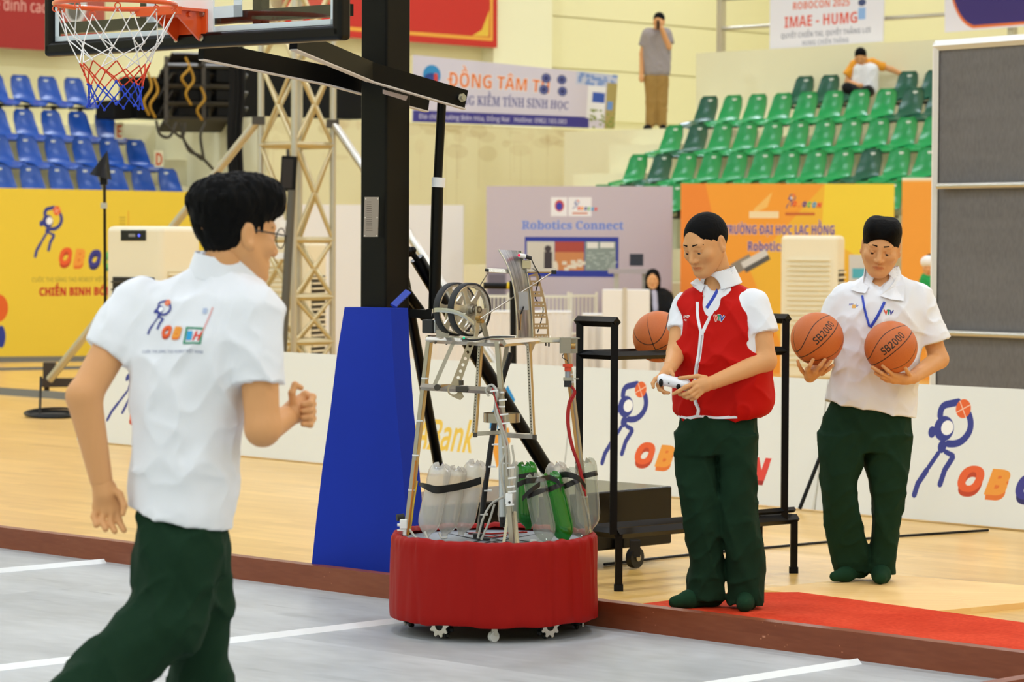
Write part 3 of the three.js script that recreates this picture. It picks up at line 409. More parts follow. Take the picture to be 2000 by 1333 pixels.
// ------------------------------------------------------------------ basketball hoop
{
  const pole = V(-0.593, 0, -13.7), fwd = V(-0.652, 0, 0.758), side = V(0.758, 0, 0.652);      // towards the board, and along the board to its right-hand end
  const t = thing('basketball_hoop', 'portable basketball hoop with black post, glass backboard and blue base padding', 'basketball hoop', pole);
  const L = (f, s, y) => V(0, 0, 0).addScaledVector(fwd, f).addScaledVector(side, s).setY(y);
  const lp = (px, py, Z) => P(px, py, Z).sub(pole);
  const yaw = Math.atan2(fwd.x, fwd.z);
  const pm = mat('#040404', 0.34, 0, { specularIntensity: 0.4 }), padBlack = mat('#030303', 0.35, 0, { specularIntensity: 0.5 });
  mesh('post', box(0.165, 3.6, 0.165, 0, 1.8, 0, yaw, 0.012), pm, t);
  // blue pad: flared loft whose front keeps to the kerb
  { const S = [[1.30, 675, 766], [1.09, 661, 770], [0.83, 648, 778], [0.55, 632, 790], [0.30, 620, 799], [0.02, 608, 806]];   // height, left and right edge
    const pos = [], ind = []; S.forEach(([y, x0, x1], i) => { const Zl = 13.55 + 0.12 * (1 - i / 5), a = P(x0, 0, 13.62 - i * 0.004), b = P(x1, 0, 13.42 - i * 0.002); a.y = b.y = y; a.sub(pole).setY(y); b.sub(pole).setY(y); const back = V(0.075, 0, -0.06); pos.push(...a.toArray(), ...b.toArray(), ...b.clone().add(back).toArray(), ...a.clone().add(back).toArray()); });
    const strips = []; for (let j = 0; j < 4; j++) { const k = (j + 1) % 4, sp = [], si = []; S.forEach((_, i) => { for (const c of [j, k]) sp.push(...pos.slice((i * 4 + c) * 3, (i * 4 + c) * 3 + 3)); }); for (let i = 0; i < S.length - 1; i++) si.push(i * 2, i * 2 + 2, i * 2 + 1, i * 2 + 1, i * 2 + 2, i * 2 + 3); const g = new THREE.BufferGeometry(); g.setAttribute('position', new THREE.Float32BufferAttribute(sp, 3)); g.setIndex(si); g.computeVertexNormals(); strips.push(g); }
    { const g = new THREE.BufferGeometry(); g.setAttribute('position', new THREE.Float32BufferAttribute(pos.slice(0, 12), 3)); g.setIndex([0, 1, 2, 0, 2, 3]); g.computeVertexNormals(); strips.push(g); }
    const h = merge(strips);
    const pad = mesh('base_pad', h, mat('#1733a6', 0.6, 0, { specularIntensity: 0.35, side: THREE.DoubleSide }), t); pad.userData.label = 'royal blue vinyl base pad';
    mesh('pad_strap', bar(lp(768, 598, 13.5), lp(797, 570, 13.6), 0.03, 0.012), mat('#2a49bb', 0.5), t);
  }
  // backboard
  const bc = V(-1.379, 0, -12.79).sub(pole), B = (s, y, f = 0) => bc.clone().addScaledVector(side, s).addScaledVector(fwd, f).setY(y);
  const s0 = -0.967, s1 = 0.907, y0 = 2.44, y1 = 3.6;
  const bb = mesh('backboard_glass', bar(B((s0 + s1) / 2, y0 + 0.04), B((s0 + s1) / 2, y1), s1 - s0 - 0.04, 0.012, yaw), mat('#ffffff', 0.02, 0, { transmission: 1, thickness: 0, ior: 1.45 }), t);
  bb.userData.label = 'clear glass backboard pane';
  const strip = (sA, yA, sB, yB, w, f) => { const a = B(sA, yA, f), b = B(sB, yB, f); return along(new THREE.BoxGeometry(w, 1, 0.004), a, b); };
  const flat = (sA, sB, yA, yB, f, th) => { const g = new THREE.BoxGeometry(sB - sA, yB - yA, th); g.rotateY(yaw); const c = B((sA + sB) / 2, (yA + yB) / 2, f); return g.translate(c.x, c.y, c.z); };
  const wl = mat('#dfe8ea', 0.5);
  mesh('border_line', [flat(s0 + 0.055, s1 - 0.055, y0 + 0.062, y0 + 0.085, 0.009, 0.003), flat(s0 + 0.055, s0 + 0.08, y0 + 0.06, y1, 0.009, 0.003), flat(s1 - 0.08, s1 - 0.055, y0 + 0.06, y1, 0.009, 0.003)], wl, bb);
  mesh('target_square', [flat(-0.3, 0.3, 2.56, 2.61, 0.009, 0.003), flat(-0.3, -0.25, 2.56, 3.1, 0.009, 0.003), flat(0.25, 0.3, 2.56, 3.1, 0.009, 0.003)], wl, bb);
  mesh('edge_padding', [[s0, s1, y0 - 0.005, y0 + 0.062], [s0, s0 + 0.055, y0, y1], [s1 - 0.055, s1, y0, y1]].map(([a, b, c, d]) => { const g = new RoundedBoxGeometry(b - a, d - c, 0.07, 3, 0.02); g.rotateY(yaw); const p = B((a + b) / 2, (c + d) / 2, 0); return g.translate(p.x, p.y, p.z); }), padBlack, t);
  mesh('backboard_frame', [flat(s0 + 0.03, s1 - 0.03, y0 + 0.1, y0 + 0.15, -0.05, 0.05), flat(-0.38, -0.33, y0, y1, -0.05, 0.05), flat(0.33, 0.38, y0, y1, -0.05, 0.05)], pm, t);
  // rim
  const rc = bc.clone().addScaledVector(fwd, 0.46).setY(2.597), om = mat('#ee5a1e', 0.3, 0, { clearcoat: 0.5 });
  const rim = mesh('rim', new THREE.TorusGeometry(0.253, 0.011, 10, 56).rotateX(Math.PI / 2).translate(rc.x, rc.y, rc.z), om, t);
  const pl = (f0, f1, sA, sB, yA, yB) => { const g = new THREE.BoxGeometry(sB - sA, yB - yA, f1 - f0); g.rotateY(yaw); const c = B((sA + sB) / 2, (yA + yB) / 2, (f0 + f1) / 2); return g.translate(c.x, c.y, c.z); };
  mesh('rim_bracket', [pl(0.02, 0.03, -0.1, 0.1, 2.455, 2.6), pl(0.03, 0.22, -0.095, 0.095, 2.588, 2.6), pl(0.19, 0.235, -0.12, 0.12, 2.565, 2.6), ...[-0.07, 0.07].map((s) => { const sh = poly([[0, 0], [0.17, 0.13], [0, 0.13]]); const g = plate(sh, 0.012); g.rotateY(-Math.PI / 2); g.translate(0, 2.46, 0); g.rotateY(yaw); const c = B(s, 0, 0.03); return g.translate(c.x, 0, c.z); }), rod(B(-0.08, 2.575, 0.1), B(0.08, 2.575, 0.1), 0.012)], om, t);
  mesh('bolt', [[-0.08, 2.475], [0.08, 2.475], [-0.08, 2.58], [0.08, 2.58]].map(([s, y]) => disc(B(s, y, 0.034), fwd, 0.013, 0.014, 10)), steel, t);
  mesh('backing_plate', pl(0.008, 0.018, -0.13, 0.13, 2.45, 2.66), whitePaint, t);
  // net: twelve loops, white, red then blue cord
  { const N = 9, ring = (y, r, off) => Array.from({ length: N }, (_, i) => { const a = (i + off) / N * Math.PI * 2; return V(rc.x + Math.cos(a) * r, y + (hash3(i, Math.round(y * 100), 3) - 0.5) * 0.02, rc.z + Math.sin(a) * r); });
    const R0 = ring(2.575, 0.253, 0), Rm = ring(2.44, 0.2, 0.5), R1 = ring(2.345, 0.15, 0), Ra = ring(2.3, 0.128, 0.5), R2 = ring(2.257, 0.115, 0), Rb = ring(2.21, 0.11, 0.5), R3 = ring(2.165, 0.118, 0);
    const seg = (A, B_, r, sh) => { const o = []; for (let i = 0; i < N; i++) { o.push(rod(A[i], B_[(i + sh + N) % N], r, r, 5)); } return o; };
    mesh('hook', R0.map((p) => new THREE.TorusGeometry(0.012, 0.003, 5, 10).translate(p.x, p.y + 0.003, p.z)), om, rim);
    const two = (A, B_, r) => [...seg(A, B_, r, 0), ...seg(A, B_, r, -1)];
    const knots = (A, r) => A.map((p) => ball(p, r, 6));
    const net = mesh('net_upper_cords', [...two(R0, Rm, 0.0028), ...two(Rm.map((p, i) => Rm[i]), R1, 0.0028).map((g) => g), ...knots(Rm, 0.006)], mat('#f4f2ef', 0.8), t); net.userData.label = 'white net cords';
    const two2 = (A, B_, r) => [...seg(A, B_, r, 0), ...seg(A, B_, r, 1)];
    const n2 = mesh('net_middle_cords', [...two(R1, Ra, 0.003), ...two2(Ra, R2, 0.003), ...knots(Ra, 0.006)], mat('#d9431f', 0.8), t); n2.userData.label = 'red net cords';
    const n3 = mesh('net_lower_cords', [...two(R2, Rb, 0.003), ...two2(Rb, R3, 0.003), ...knots(Rb, 0.007), ...knots(R2, 0.007), ...knots(R3, 0.007)], mat('#2346c8', 0.8), t); n3.userData.label = 'blue net cords';
  }
  // arms: bent flat bars either side of the post
  const arm = (pts, w, h) => { const o = []; for (let i = 0; i < pts.length - 1; i++) o.push(bar(pts[i], pts[i + 1], w, h)); return o; };
  const beam = (pts, hgt, thick, m, name) => { // flat bars with upright faces
    const o = []; for (let i = 0; i < pts.length - 1; i++) { const a = pts[i], b = pts[i + 1], d = b.clone().sub(a), L_ = d.length(); const g = new THREE.BoxGeometry(L_ + 0.01, hgt, thick); const x = d.clone().normalize(), z = x.clone().cross(V(0, 1, 0)).normalize(), y = z.clone().cross(x); g.applyMatrix4(new THREE.Matrix4().makeBasis(x, y, z)); const c = a.clone().add(b).multiplyScalar(0.5); o.push(g.translate(c.x, c.y, c.z)); } return mesh(name, o, m, t); };
  const tan = mat('#c9a98a', 0.6);
  const A1 = [lp(575, 78, 12.75), lp(722, 140, 13.35), lp(905, 194, 13.6)], A2 = [lp(395, 98, 13.2), lp(640, 148, 13.75), lp(832, 200, 14.1)];
  beam(A1, 0.085, 0.04, pm, 'arm'); beam(A2, 0.085, 0.04, pm, 'arm');
  const edge = (A) => beam(A.map((p) => p.clone().add(V(0, -0.044, 0.012))), 0.006, 0.034, mat('#d8cfc6', 0.5), 'arm_edge_strip'); edge(A1); edge(A2);
  mesh('bolt', [lp(791, 161, 13.5), lp(902, 191, 13.57)].map((p) => merge([disc(p, V(0.3, 0, 0.95).normalize(), 0.021, 0.02, 6), disc(p.clone().add(V(0.006, 0, 0.02)), V(0.3, 0, 0.95).normalize(), 0.012, 0.03, 10)])), steel, t);
  mesh('tape_patch', flatQuad(lp(748, 175, 13.46), lp(797, 188, 13.5), lp(793, 197, 13.5), lp(748, 183, 13.46)), mat('#cdbdb8', 0.6), t);
  function flatQuad(a, b, c, d) { return board(a, b, c, d, 0.004); }
  // lift rod, braces, base
  mesh('lift_rod', [rod(lp(863, 200, 13.75), lp(855, 350, 13.75), 0.022), rod(lp(855, 350, 13.75), lp(848, 612, 13.75), 0.029)], pm, t);
  mesh('rod_collar', rod(lp(857, 347, 13.75), lp(856, 366, 13.75), 0.033), whitePaint, t);
  mesh('lever', [bar(lp(790, 612, 13.75), lp(838, 614, 13.75), 0.04, 0.05), disc(lp(838, 615, 13.7), V(0, 0, 1), 0.028, 0.05, 14)], pm, t);
  mesh('gas_spring', [rod(lp(814, 505, 13.8), lp(1085, 945, 14.2), 0.034), rod(lp(800, 488, 13.78), lp(818, 512, 13.8), 0.014)], pm, t);
  mesh('spring_joint', [ball(lp(806, 489, 13.75), 0.018), ball(lp(798, 492, 13.75), 0.026)], pm, t);
  mesh('brace', [rod(lp(790, 545, 13.85), lp(857, 915, 14.2), 0.024), rod(lp(790, 565, 13.8), lp(830, 620, 13.9), 0.024)], pm, t);
  // ballast box on casters behind the post
  { const a = V(0.02, 0, -0.05), e = P(1232, 0, 14.95).sub(pole).setY(0), d = e.clone().sub(a), len = d.length(), an = Math.atan2(-d.z, d.x); const c = a.clone().add(e).multiplyScalar(0.5);
    mesh('ballast_box', box(len, 0.29, 0.6, c.x, 0.24, c.z, an, 0.01), mat('#060505', 0.2, 0, { specularIntensity: 0.6 }), t);
    const cas = (x, z) => { const m = mesh('caster', [disc(V(x, 0.055, z), V(0.75, 0, 0.65), 0.052, 0.035, 18), box(0.05, 0.08, 0.07, x, 0.1, z)], mat('#121212', 0.5), t); mesh('hub', disc(V(x, 0.055, z), V(0.75, 0, 0.65).normalize(), 0.018, 0.05, 12), steel, m); };
    const w = P(1240, 1098, 14.45).sub(pole); cas(w.x, w.z); cas(0.35, 0.3); }
  const np = mesh('name_plate', board(lp(712, 385, 13.585), lp(740, 385, 13.572), lp(738, 463, 13.572), lp(710, 463, 13.585), 0.003), mat('#ffffff', 0.35, 0.5, { map: canvasTex(96, 256, (g, W, H) => { g.fillStyle = '#a79a90'; g.fillRect(0, 0, W, H); g.fillStyle = '#6b5f58'; for (let i = 0; i < 14; i++) g.fillRect(16, 30 + i * 14, 30 + (i * 37 % 36), 4); g.fillStyle = '#e4ddd6'; for (const y of [8, 128, 244]) { g.fillRect(4, y, 8, 8); g.fillRect(84, y, 8, 8); } }) }), t); np.userData.label = 'small engraved metal plate';
}
// ------------------------------------------------------------------ ball cart
{
  const o = G(1208, 1155), t = thing('ball_cart', 'black steel tube ball cart with two tall end frames', 'cart', o);
  const e = G(1550, 1120).sub(o), d = e.clone().normalize(), W = e.length(), back = V(-d.z, 0, d.x).normalize(); if (back.z > 0) back.negate();
  const L = (a, b, y) => d.clone().multiplyScalar(a).addScaledVector(back, b).setY(y), w = 0.034, m = mat('#040404', 0.35, 0, { specularIntensity: 0.5 });
  const D = 0.235;
  for (const [x, n] of [[0, 0], [W, 1]]) for (const b of [0, D]) mesh('leg', bar(L(x, b, 0.012), L(x, b, 0.265), w), m, t);
  for (const [x, n] of [[0, 0], [W, 1]]) for (const b of [0, D]) mesh('foot', box(0.042, 0.03, 0.042, ...L(x, b, 0.015).toArray()), blackMatt, t);
  for (const b of [0, D]) mesh('base_rail', bar(L(-0.016, b, 0.265), L(W + 0.016, b, 0.265), w), m, t);
  mesh('base_rail', bar(L(0.5, 0.0, 0.31), L(W, 0.0, 0.31), 0.0201), m, t);
  for (const x of [0, W]) mesh('base_end', bar(L(x, 0, 0.265), L(x, D, 0.265), w), m, t);
  const H = 1.24, px = [0.0 - 0.035, W - 0.07];
  for (const x of px) { for (const b of [0, D]) mesh('upright', bar(L(x, b, 0.265), L(x, b, H), w), m, t); mesh('top_bar', bar(L(x, -0.017, H), L(x, D + 0.017, H), w), m, t); mesh('side_bar', bar(L(x, 0, 1.085), L(x, D, 1.085), 0.028), m, t); }
  for (const b of [0, D]) mesh('ball_rail', bar(L(px[0], b, 1.085), L(px[1], b, 1.085), 0.028), m, t);
  globalThis.cartPoint = (a, b, y) => L(a, b, y).add(o);
}
// ------------------------------------------------------------------ basketballs
const ballGeo = new THREE.SphereGeometry(0.1215, 48, 32);
const ballTex = canvasTex(1024, 512, (g, W, H) => {
  g.fillStyle = '#c9692c'; g.fillRect(0, 0, W, H);
  for (let i = 0; i < 5000; i++) { g.fillStyle = rnd() < 0.5 ? 'rgba(150,70,25,0.22)' : 'rgba(230,140,80,0.2)'; g.fillRect(rnd() * W, rnd() * H, 3, 3); }
  g.strokeStyle = '#2a1a14'; g.lineWidth = 5.5; const line = (f) => { g.beginPath(); let px = null; for (let i = 0; i <= 240; i++) { const d = f(i / 240 * Math.PI * 2), x = (Math.atan2(d[2], d[0]) / (2 * Math.PI) + 0.5) * W, y = Math.acos(Math.max(-1, Math.min(1, d[1]))) / Math.PI * H; if (px === null || Math.abs(x - px) > W / 2) g.moveTo(x, y); else g.lineTo(x, y); px = x; } g.stroke(); };
  line((a) => [Math.cos(a), 0, Math.sin(a)]);
  line((a) => [0, Math.cos(a), Math.sin(a)]);
  for (const s of [1, -1]) line((a) => { const c = 0.62, r = Math.sqrt(1 - c * c); const v = [Math.cos(a) * r * 1.0, s * c, Math.sin(a) * r]; v[1] = s * (0.48 + 0.26 * Math.cos(2 * a)); const l = Math.hypot(...v); return v.map((k) => k / l); });
  for (const x of [W * 0.5]) { g.save(); g.translate(x, H * 0.415); text(g, 'SB2000', 0, 22, 62, '#241510', { align: 'center', font: 'monospace', sx: 0.86, stroke: '#8a5a22', lw: 1.5 }); g.restore(); }
});
const ballMat = mat('#ffffff', 0.55, 0, { map: ballTex });
function basketball(pos, rot, label) { const m = mesh('basketball', ballGeo, ballMat); m.position.copy(pos); m.quaternion.setFromEuler(new THREE.Euler(...rot, 'ZXY')).multiply(new THREE.Quaternion().setFromAxisAngle(V(0, 1, 0), -Math.PI / 2)); return tag(m, label, 'ball'); }
basketball(cartPoint(0.36, 0.1175, 1.085 + 0.03), [0.4, 1.2, 0.5], 'orange basketball resting on the black cart behind the man in the red vest').position.y += 0.048;
// ------------------------------------------------------------------ loose floor sheets beside the cart
{
  const sheet = (name, label, cat, pts, y0, th, m) => { const g = new THREE.ExtrudeGeometry(new THREE.Shape(pts.map(([x, y]) => { const p = G(x, y, y0 + th); return new THREE.Vector2(p.x, -p.z); })), { depth: th, bevelEnabled: false }); g.rotateX(-Math.PI / 2).translate(0, y0, 0); return tag(mesh(name, g, m), label, cat); };
  const carpet = mat('#ffffff', 0.9, 0, { map: noiseTex(256, 256, (x, y) => { const n = noise3(x * 90, y * 90, 2) * 9 + noise3(x * 6, y * 6, 4) * 8; return [208 + n, 62 + n, 30 + n]; }), specularIntensity: 0.25 });
  const k = (x) => { const s = 8.99 / Q, r = (x - 1000) / F; const Z = s / (1 + r); return 475 + (EYE - 0.09) * F / Z + (x - 1000) * 0.005; };
  sheet('floor_platform', 'low orange red platform sheet flush with the brown kerb', 'platform', [[1215, k(1215)], [1430, 1158], [1560, 1157], [2100, 1230], [2100, k(2100)], [1700, k(1700)]], 0, 0.09, carpet);
  const ply = mat('#ffffff', 0.55, 0, { map: noiseTex(256, 256, (x, y) => { const n = noise3(x * 6, y * 90, 2) * 6 + noise3(x * 3, y * 3, 4) * 4; return [245 + n * 0.4, 201 + n, 128 + n]; }) });
  sheet('plywood_sheet', 'pale plywood sheet on the floor under the man carrying balls', 'board', [[1478, 1151], [1740, 1123], [2100, 1152], [2100, 1168], [1830, 1194]], 0.0, 0.026, ply);
}
// ------------------------------------------------------------------ truss tower with outriggers
{
  const Z = 29, c = P(579, 600, Z).setY(0), t = thing('truss_tower', 'square aluminium truss tower with two slanted outriggers', 'truss', c), h = 0.355, H = 4.6;
  const K = [V(-h, 0, 0), V(0, 0, h), V(h, 0, 0), V(0, 0, -h)], at = (k, y) => K[k % 4].clone().setY(y), tm = mat('#cbbd94', 0.4, 0.55);
  mesh('base_plate', box(0.6, 0.03, 0.6, 0, 0.015, 0, Math.PI / 4), alu, t);
  for (let k = 0; k < 4; k++) mesh('chord', rod(at(k, 0.03), at(k, H), 0.032), alu, t);
  const ys = [0.12, 0.62, 1.06, 1.62, 1.78, 2.55, 3.34, 4.13, 4.55];
  for (const y of [0.62, 1.06, 1.62, 2.55, 3.34, 4.13]) mesh('ring', [0, 1, 2, 3].map((k) => bar(at(k, y), at(k + 1, y), 0.045)), tm, t);
  for (const [a, b] of [[0.05, 0.62], [0.62, 1.06], [1.06, 1.62], [1.62, 2.55], [2.55, 3.34], [3.34, 4.13], [4.13, 4.58]]) for (let k = 0; k < 4; k++) mesh('diagonal', [rod(at(k, a), at(k + 1, b), 0.02, 0.02, 7), rod(at(k + 1, a), at(k, b), 0.02, 0.02, 7)], tm, t);
  mesh('outrigger', rod(P(503, 237, Z).sub(c), P(97, 742, 30.4).sub(c), 0.042), alu, t);
  mesh('outrigger', rod(P(650, 240, Z).sub(c), P(1010, 770, 27.5).sub(c), 0.042), alu, t);
  mesh('clamp', [box(0.12, 0.08, 0.1, ...P(505, 236, Z).sub(c).toArray()), box(0.12, 0.08, 0.1, ...P(650, 242, Z).sub(c).toArray())], darkSteel, t);
  const f = G(110, 770).sub(c).setY(0); mesh('outrigger_foot', [box(0.65, 0.09, 0.16, f.x + 0.16, 0.12, f.z, 0.1), box(0.12, 0.2, 0.12, f.x - 0.07, 0.23, f.z), box(0.05, 0.08, 0.05, f.x - 0.1, 0.04, f.z), box(0.05, 0.08, 0.05, f.x + 0.4, 0.04, f.z)], mat('#3a2f26', 0.6), t);
  const r = thing('column_speaker', 'slim black column speaker hanging on the truss tower', 'speaker', P(562, 372, 28.4)); mesh('cabinet', box(0.15, 0.34, 0.14, 0, 0.16, 0, 0.1, 0.012).rotateZ(-0.05), blackMatt, r); mesh('hanger', box(0.03, 0.07, 0.03, 0, 0.36, -0.02), darkSteel, r); mesh('grille', box(0.1, 0.28, 0.008, -0.006, 0.16, 0.075, 0.1).rotateZ(-0.05), mat('#262322', 0.8), r);
  const s = thing('light_stand', 'dark grey pole stand leaning in front of the truss tower', 'stand', G(545, 815)), so = s.position; mesh('pole', rod(V(0, 0, 0), P(570, 372, 27).sub(so), 0.04), mat('#5d5950', 0.5, 0.4), s); mesh('clamp', [box(0.1, 0.06, 0.08, ...P(548, 500, 27).sub(so).toArray()), box(0.1, 0.06, 0.08, ...P(558, 437, 27).sub(so).toArray())], whitePaint, s);
  // lamp with a folded black shade, and the round-based stand
  const q = G(207, 800), st = thing('work_light', 'folded black lamp shade on a thin tall stand before the yellow backdrop', 'lamp', q); mesh('pole', rod(V(0, 0, 0), P(204, 350, 25.5).sub(q), 0.014), black, st);
  mesh('shade', new THREE.ConeGeometry(0.1, 0.24, 4).rotateY(0.4).rotateZ(-0.25).translate(...P(203, 320, 25.5).sub(q).toArray()), black, st); mesh('head', box(0.06, 0.1, 0.06, ...P(203, 350, 25.5).sub(q).toArray()), black, st); mesh('knob', box(0.05, 0.05, 0.05, ...P(203, 402, 25.5).sub(q).toArray()), alu, st); mesh('foot', new THREE.CylinderGeometry(0.2, 0.2, 0.02, 20).translate(0, 0.01, 0), black, st);
  const b = G(95, 815), mb = thing('cable_stand', 'short dark post on a round base wound with black cable', 'stand', b); mesh('post', rod(V(-0.08, 0, 0), P(80, 737, 27).sub(b), 0.012), black, mb); mesh('base', new THREE.CylinderGeometry(0.16, 0.18, 0.03, 20).translate(0, 0.015, 0), black, mb); mesh('cable_coil', [0, 1, 2, 3].map((i) => new THREE.TorusGeometry(0.2 + i * 0.025, 0.011, 6, 30).rotateX(Math.PI / 2 + 0.05 * (i - 1)).translate(0.02 * i, 0.02 + i * 0.006, 0)), black, mb);
  for (const [x0, y0, x1, y1, n, hh] of [[-40, 768, 330, 796, 0.14, 0.03], [-40, 708, 420, 704, 0.16, 0.05], [-40, 725, 330, 718, 0.08, 0.02]]) tag(mesh('cable_ramp', bar(G(x0, y0), G(x1, y1), hh * 2, n), mat('#6b675c', 0.7)), 'flat grey cable ramp lying across the timber floor', 'cable ramp', 'cable ramps on the floor');
  tag(mesh('floor_cable', cable([G(1180, 1103, 0.008), G(1330, 1086, 0.008), G(1500, 1070, 0.008), G(1700, 1052, 0.008), G(1930, 1036, 0.008)], 0.007), black), 'thin black cable running over the timber floor behind the cart', 'cable');
}
// ------------------------------------------------------------------ air coolers
const coolerMat = mat('#f1e8cc', 0.5), grilleDark = mat('#2c2820', 0.7);
function cooler(px, Z, w, d, h, turn, label, panel) {
  const p = P(px, 475, Z).setY(0), t = thing('air_cooler', label, 'air cooler', p, turn); mesh('body', box(w, h - 0.1, d, 0, h / 2 + 0.05, 0, 0, 0.05), coolerMat, t);
  mesh('outlet', box(w * 0.74, h * 0.55, 0.012, 0, h * 0.47, d / 2), panel ? grilleDark : coolerMat, t);
  const sg = box(w * 0.74, 0.014, 0.03, 0, 0, d / 2 + 0.012), n = panel ? 14 : 22; for (let i = 0; i < n; i++) { const y = h * (panel ? 0.22 : 0.16) + (h * (panel ? 0.5 : 0.68)) * i / (n - 1); const m = mesh('slat', sg, panel ? mat('#4a4436', 0.5) : coolerMat, t); m.position.y = y; }
  const side = panel ? 1 : 1; mesh('side_intake', box(0.012, h * 0.55, d * 0.72, w / 2, h * 0.5, 0), panel ? mat('#d8c69a', 0.7) : grilleDark, t);
  const vg = box(0.03, 0.02, d * 0.72, w / 2 + 0.01, 0, 0); for (let i = 0; i < 16; i++) { const m = mesh('louvre', vg, coolerMat, t); m.position.y = h * 0.24 + h * 0.52 * i / 15; }
  for (const sx of [-1, 1]) for (const sz of [-1, 1]) mesh('caster', disc(V(sx * w * 0.38, 0.05, sz * d * 0.36), V(1, 0, 0), 0.05, 0.04), blackMatt, t);
  if (panel) { mesh('display', box(w * 0.44, 0.09, 0.012, 0, h - 0.08, d / 2 + 0.004, 0, 0.004), mat('#101014', 0.25), t); const lg = new THREE.MeshStandardMaterial({ color: 0x222244, emissive: 0x5a66ff, emissiveIntensity: 1.5 }); mesh('indicator', disc(V(w * 0.11, h - 0.08, d / 2 + 0.011), V(0, 0, 1), 0.012, 0.006), lg, t); mesh('indicator', box(0.07, 0.025, 0.005, -0.01, h - 0.08, d / 2 + 0.011), mat('#8a8a86', 0.5), t); }
  return t;
}
cooler(300, 25.7, 0.62, 0.55, 1.73, -0.55, 'cream air cooler with black grille and lit display behind the running man', true);
cooler(1588, 33, 0.64, 0.5, 1.7, -0.28, 'cream air cooler with pale louvres in front of the orange booth', false);
cooler(560, 31.5, 0.72, 0.55, 1.6, -0.3, 'cream air cooler half hidden behind the truss tower', false);
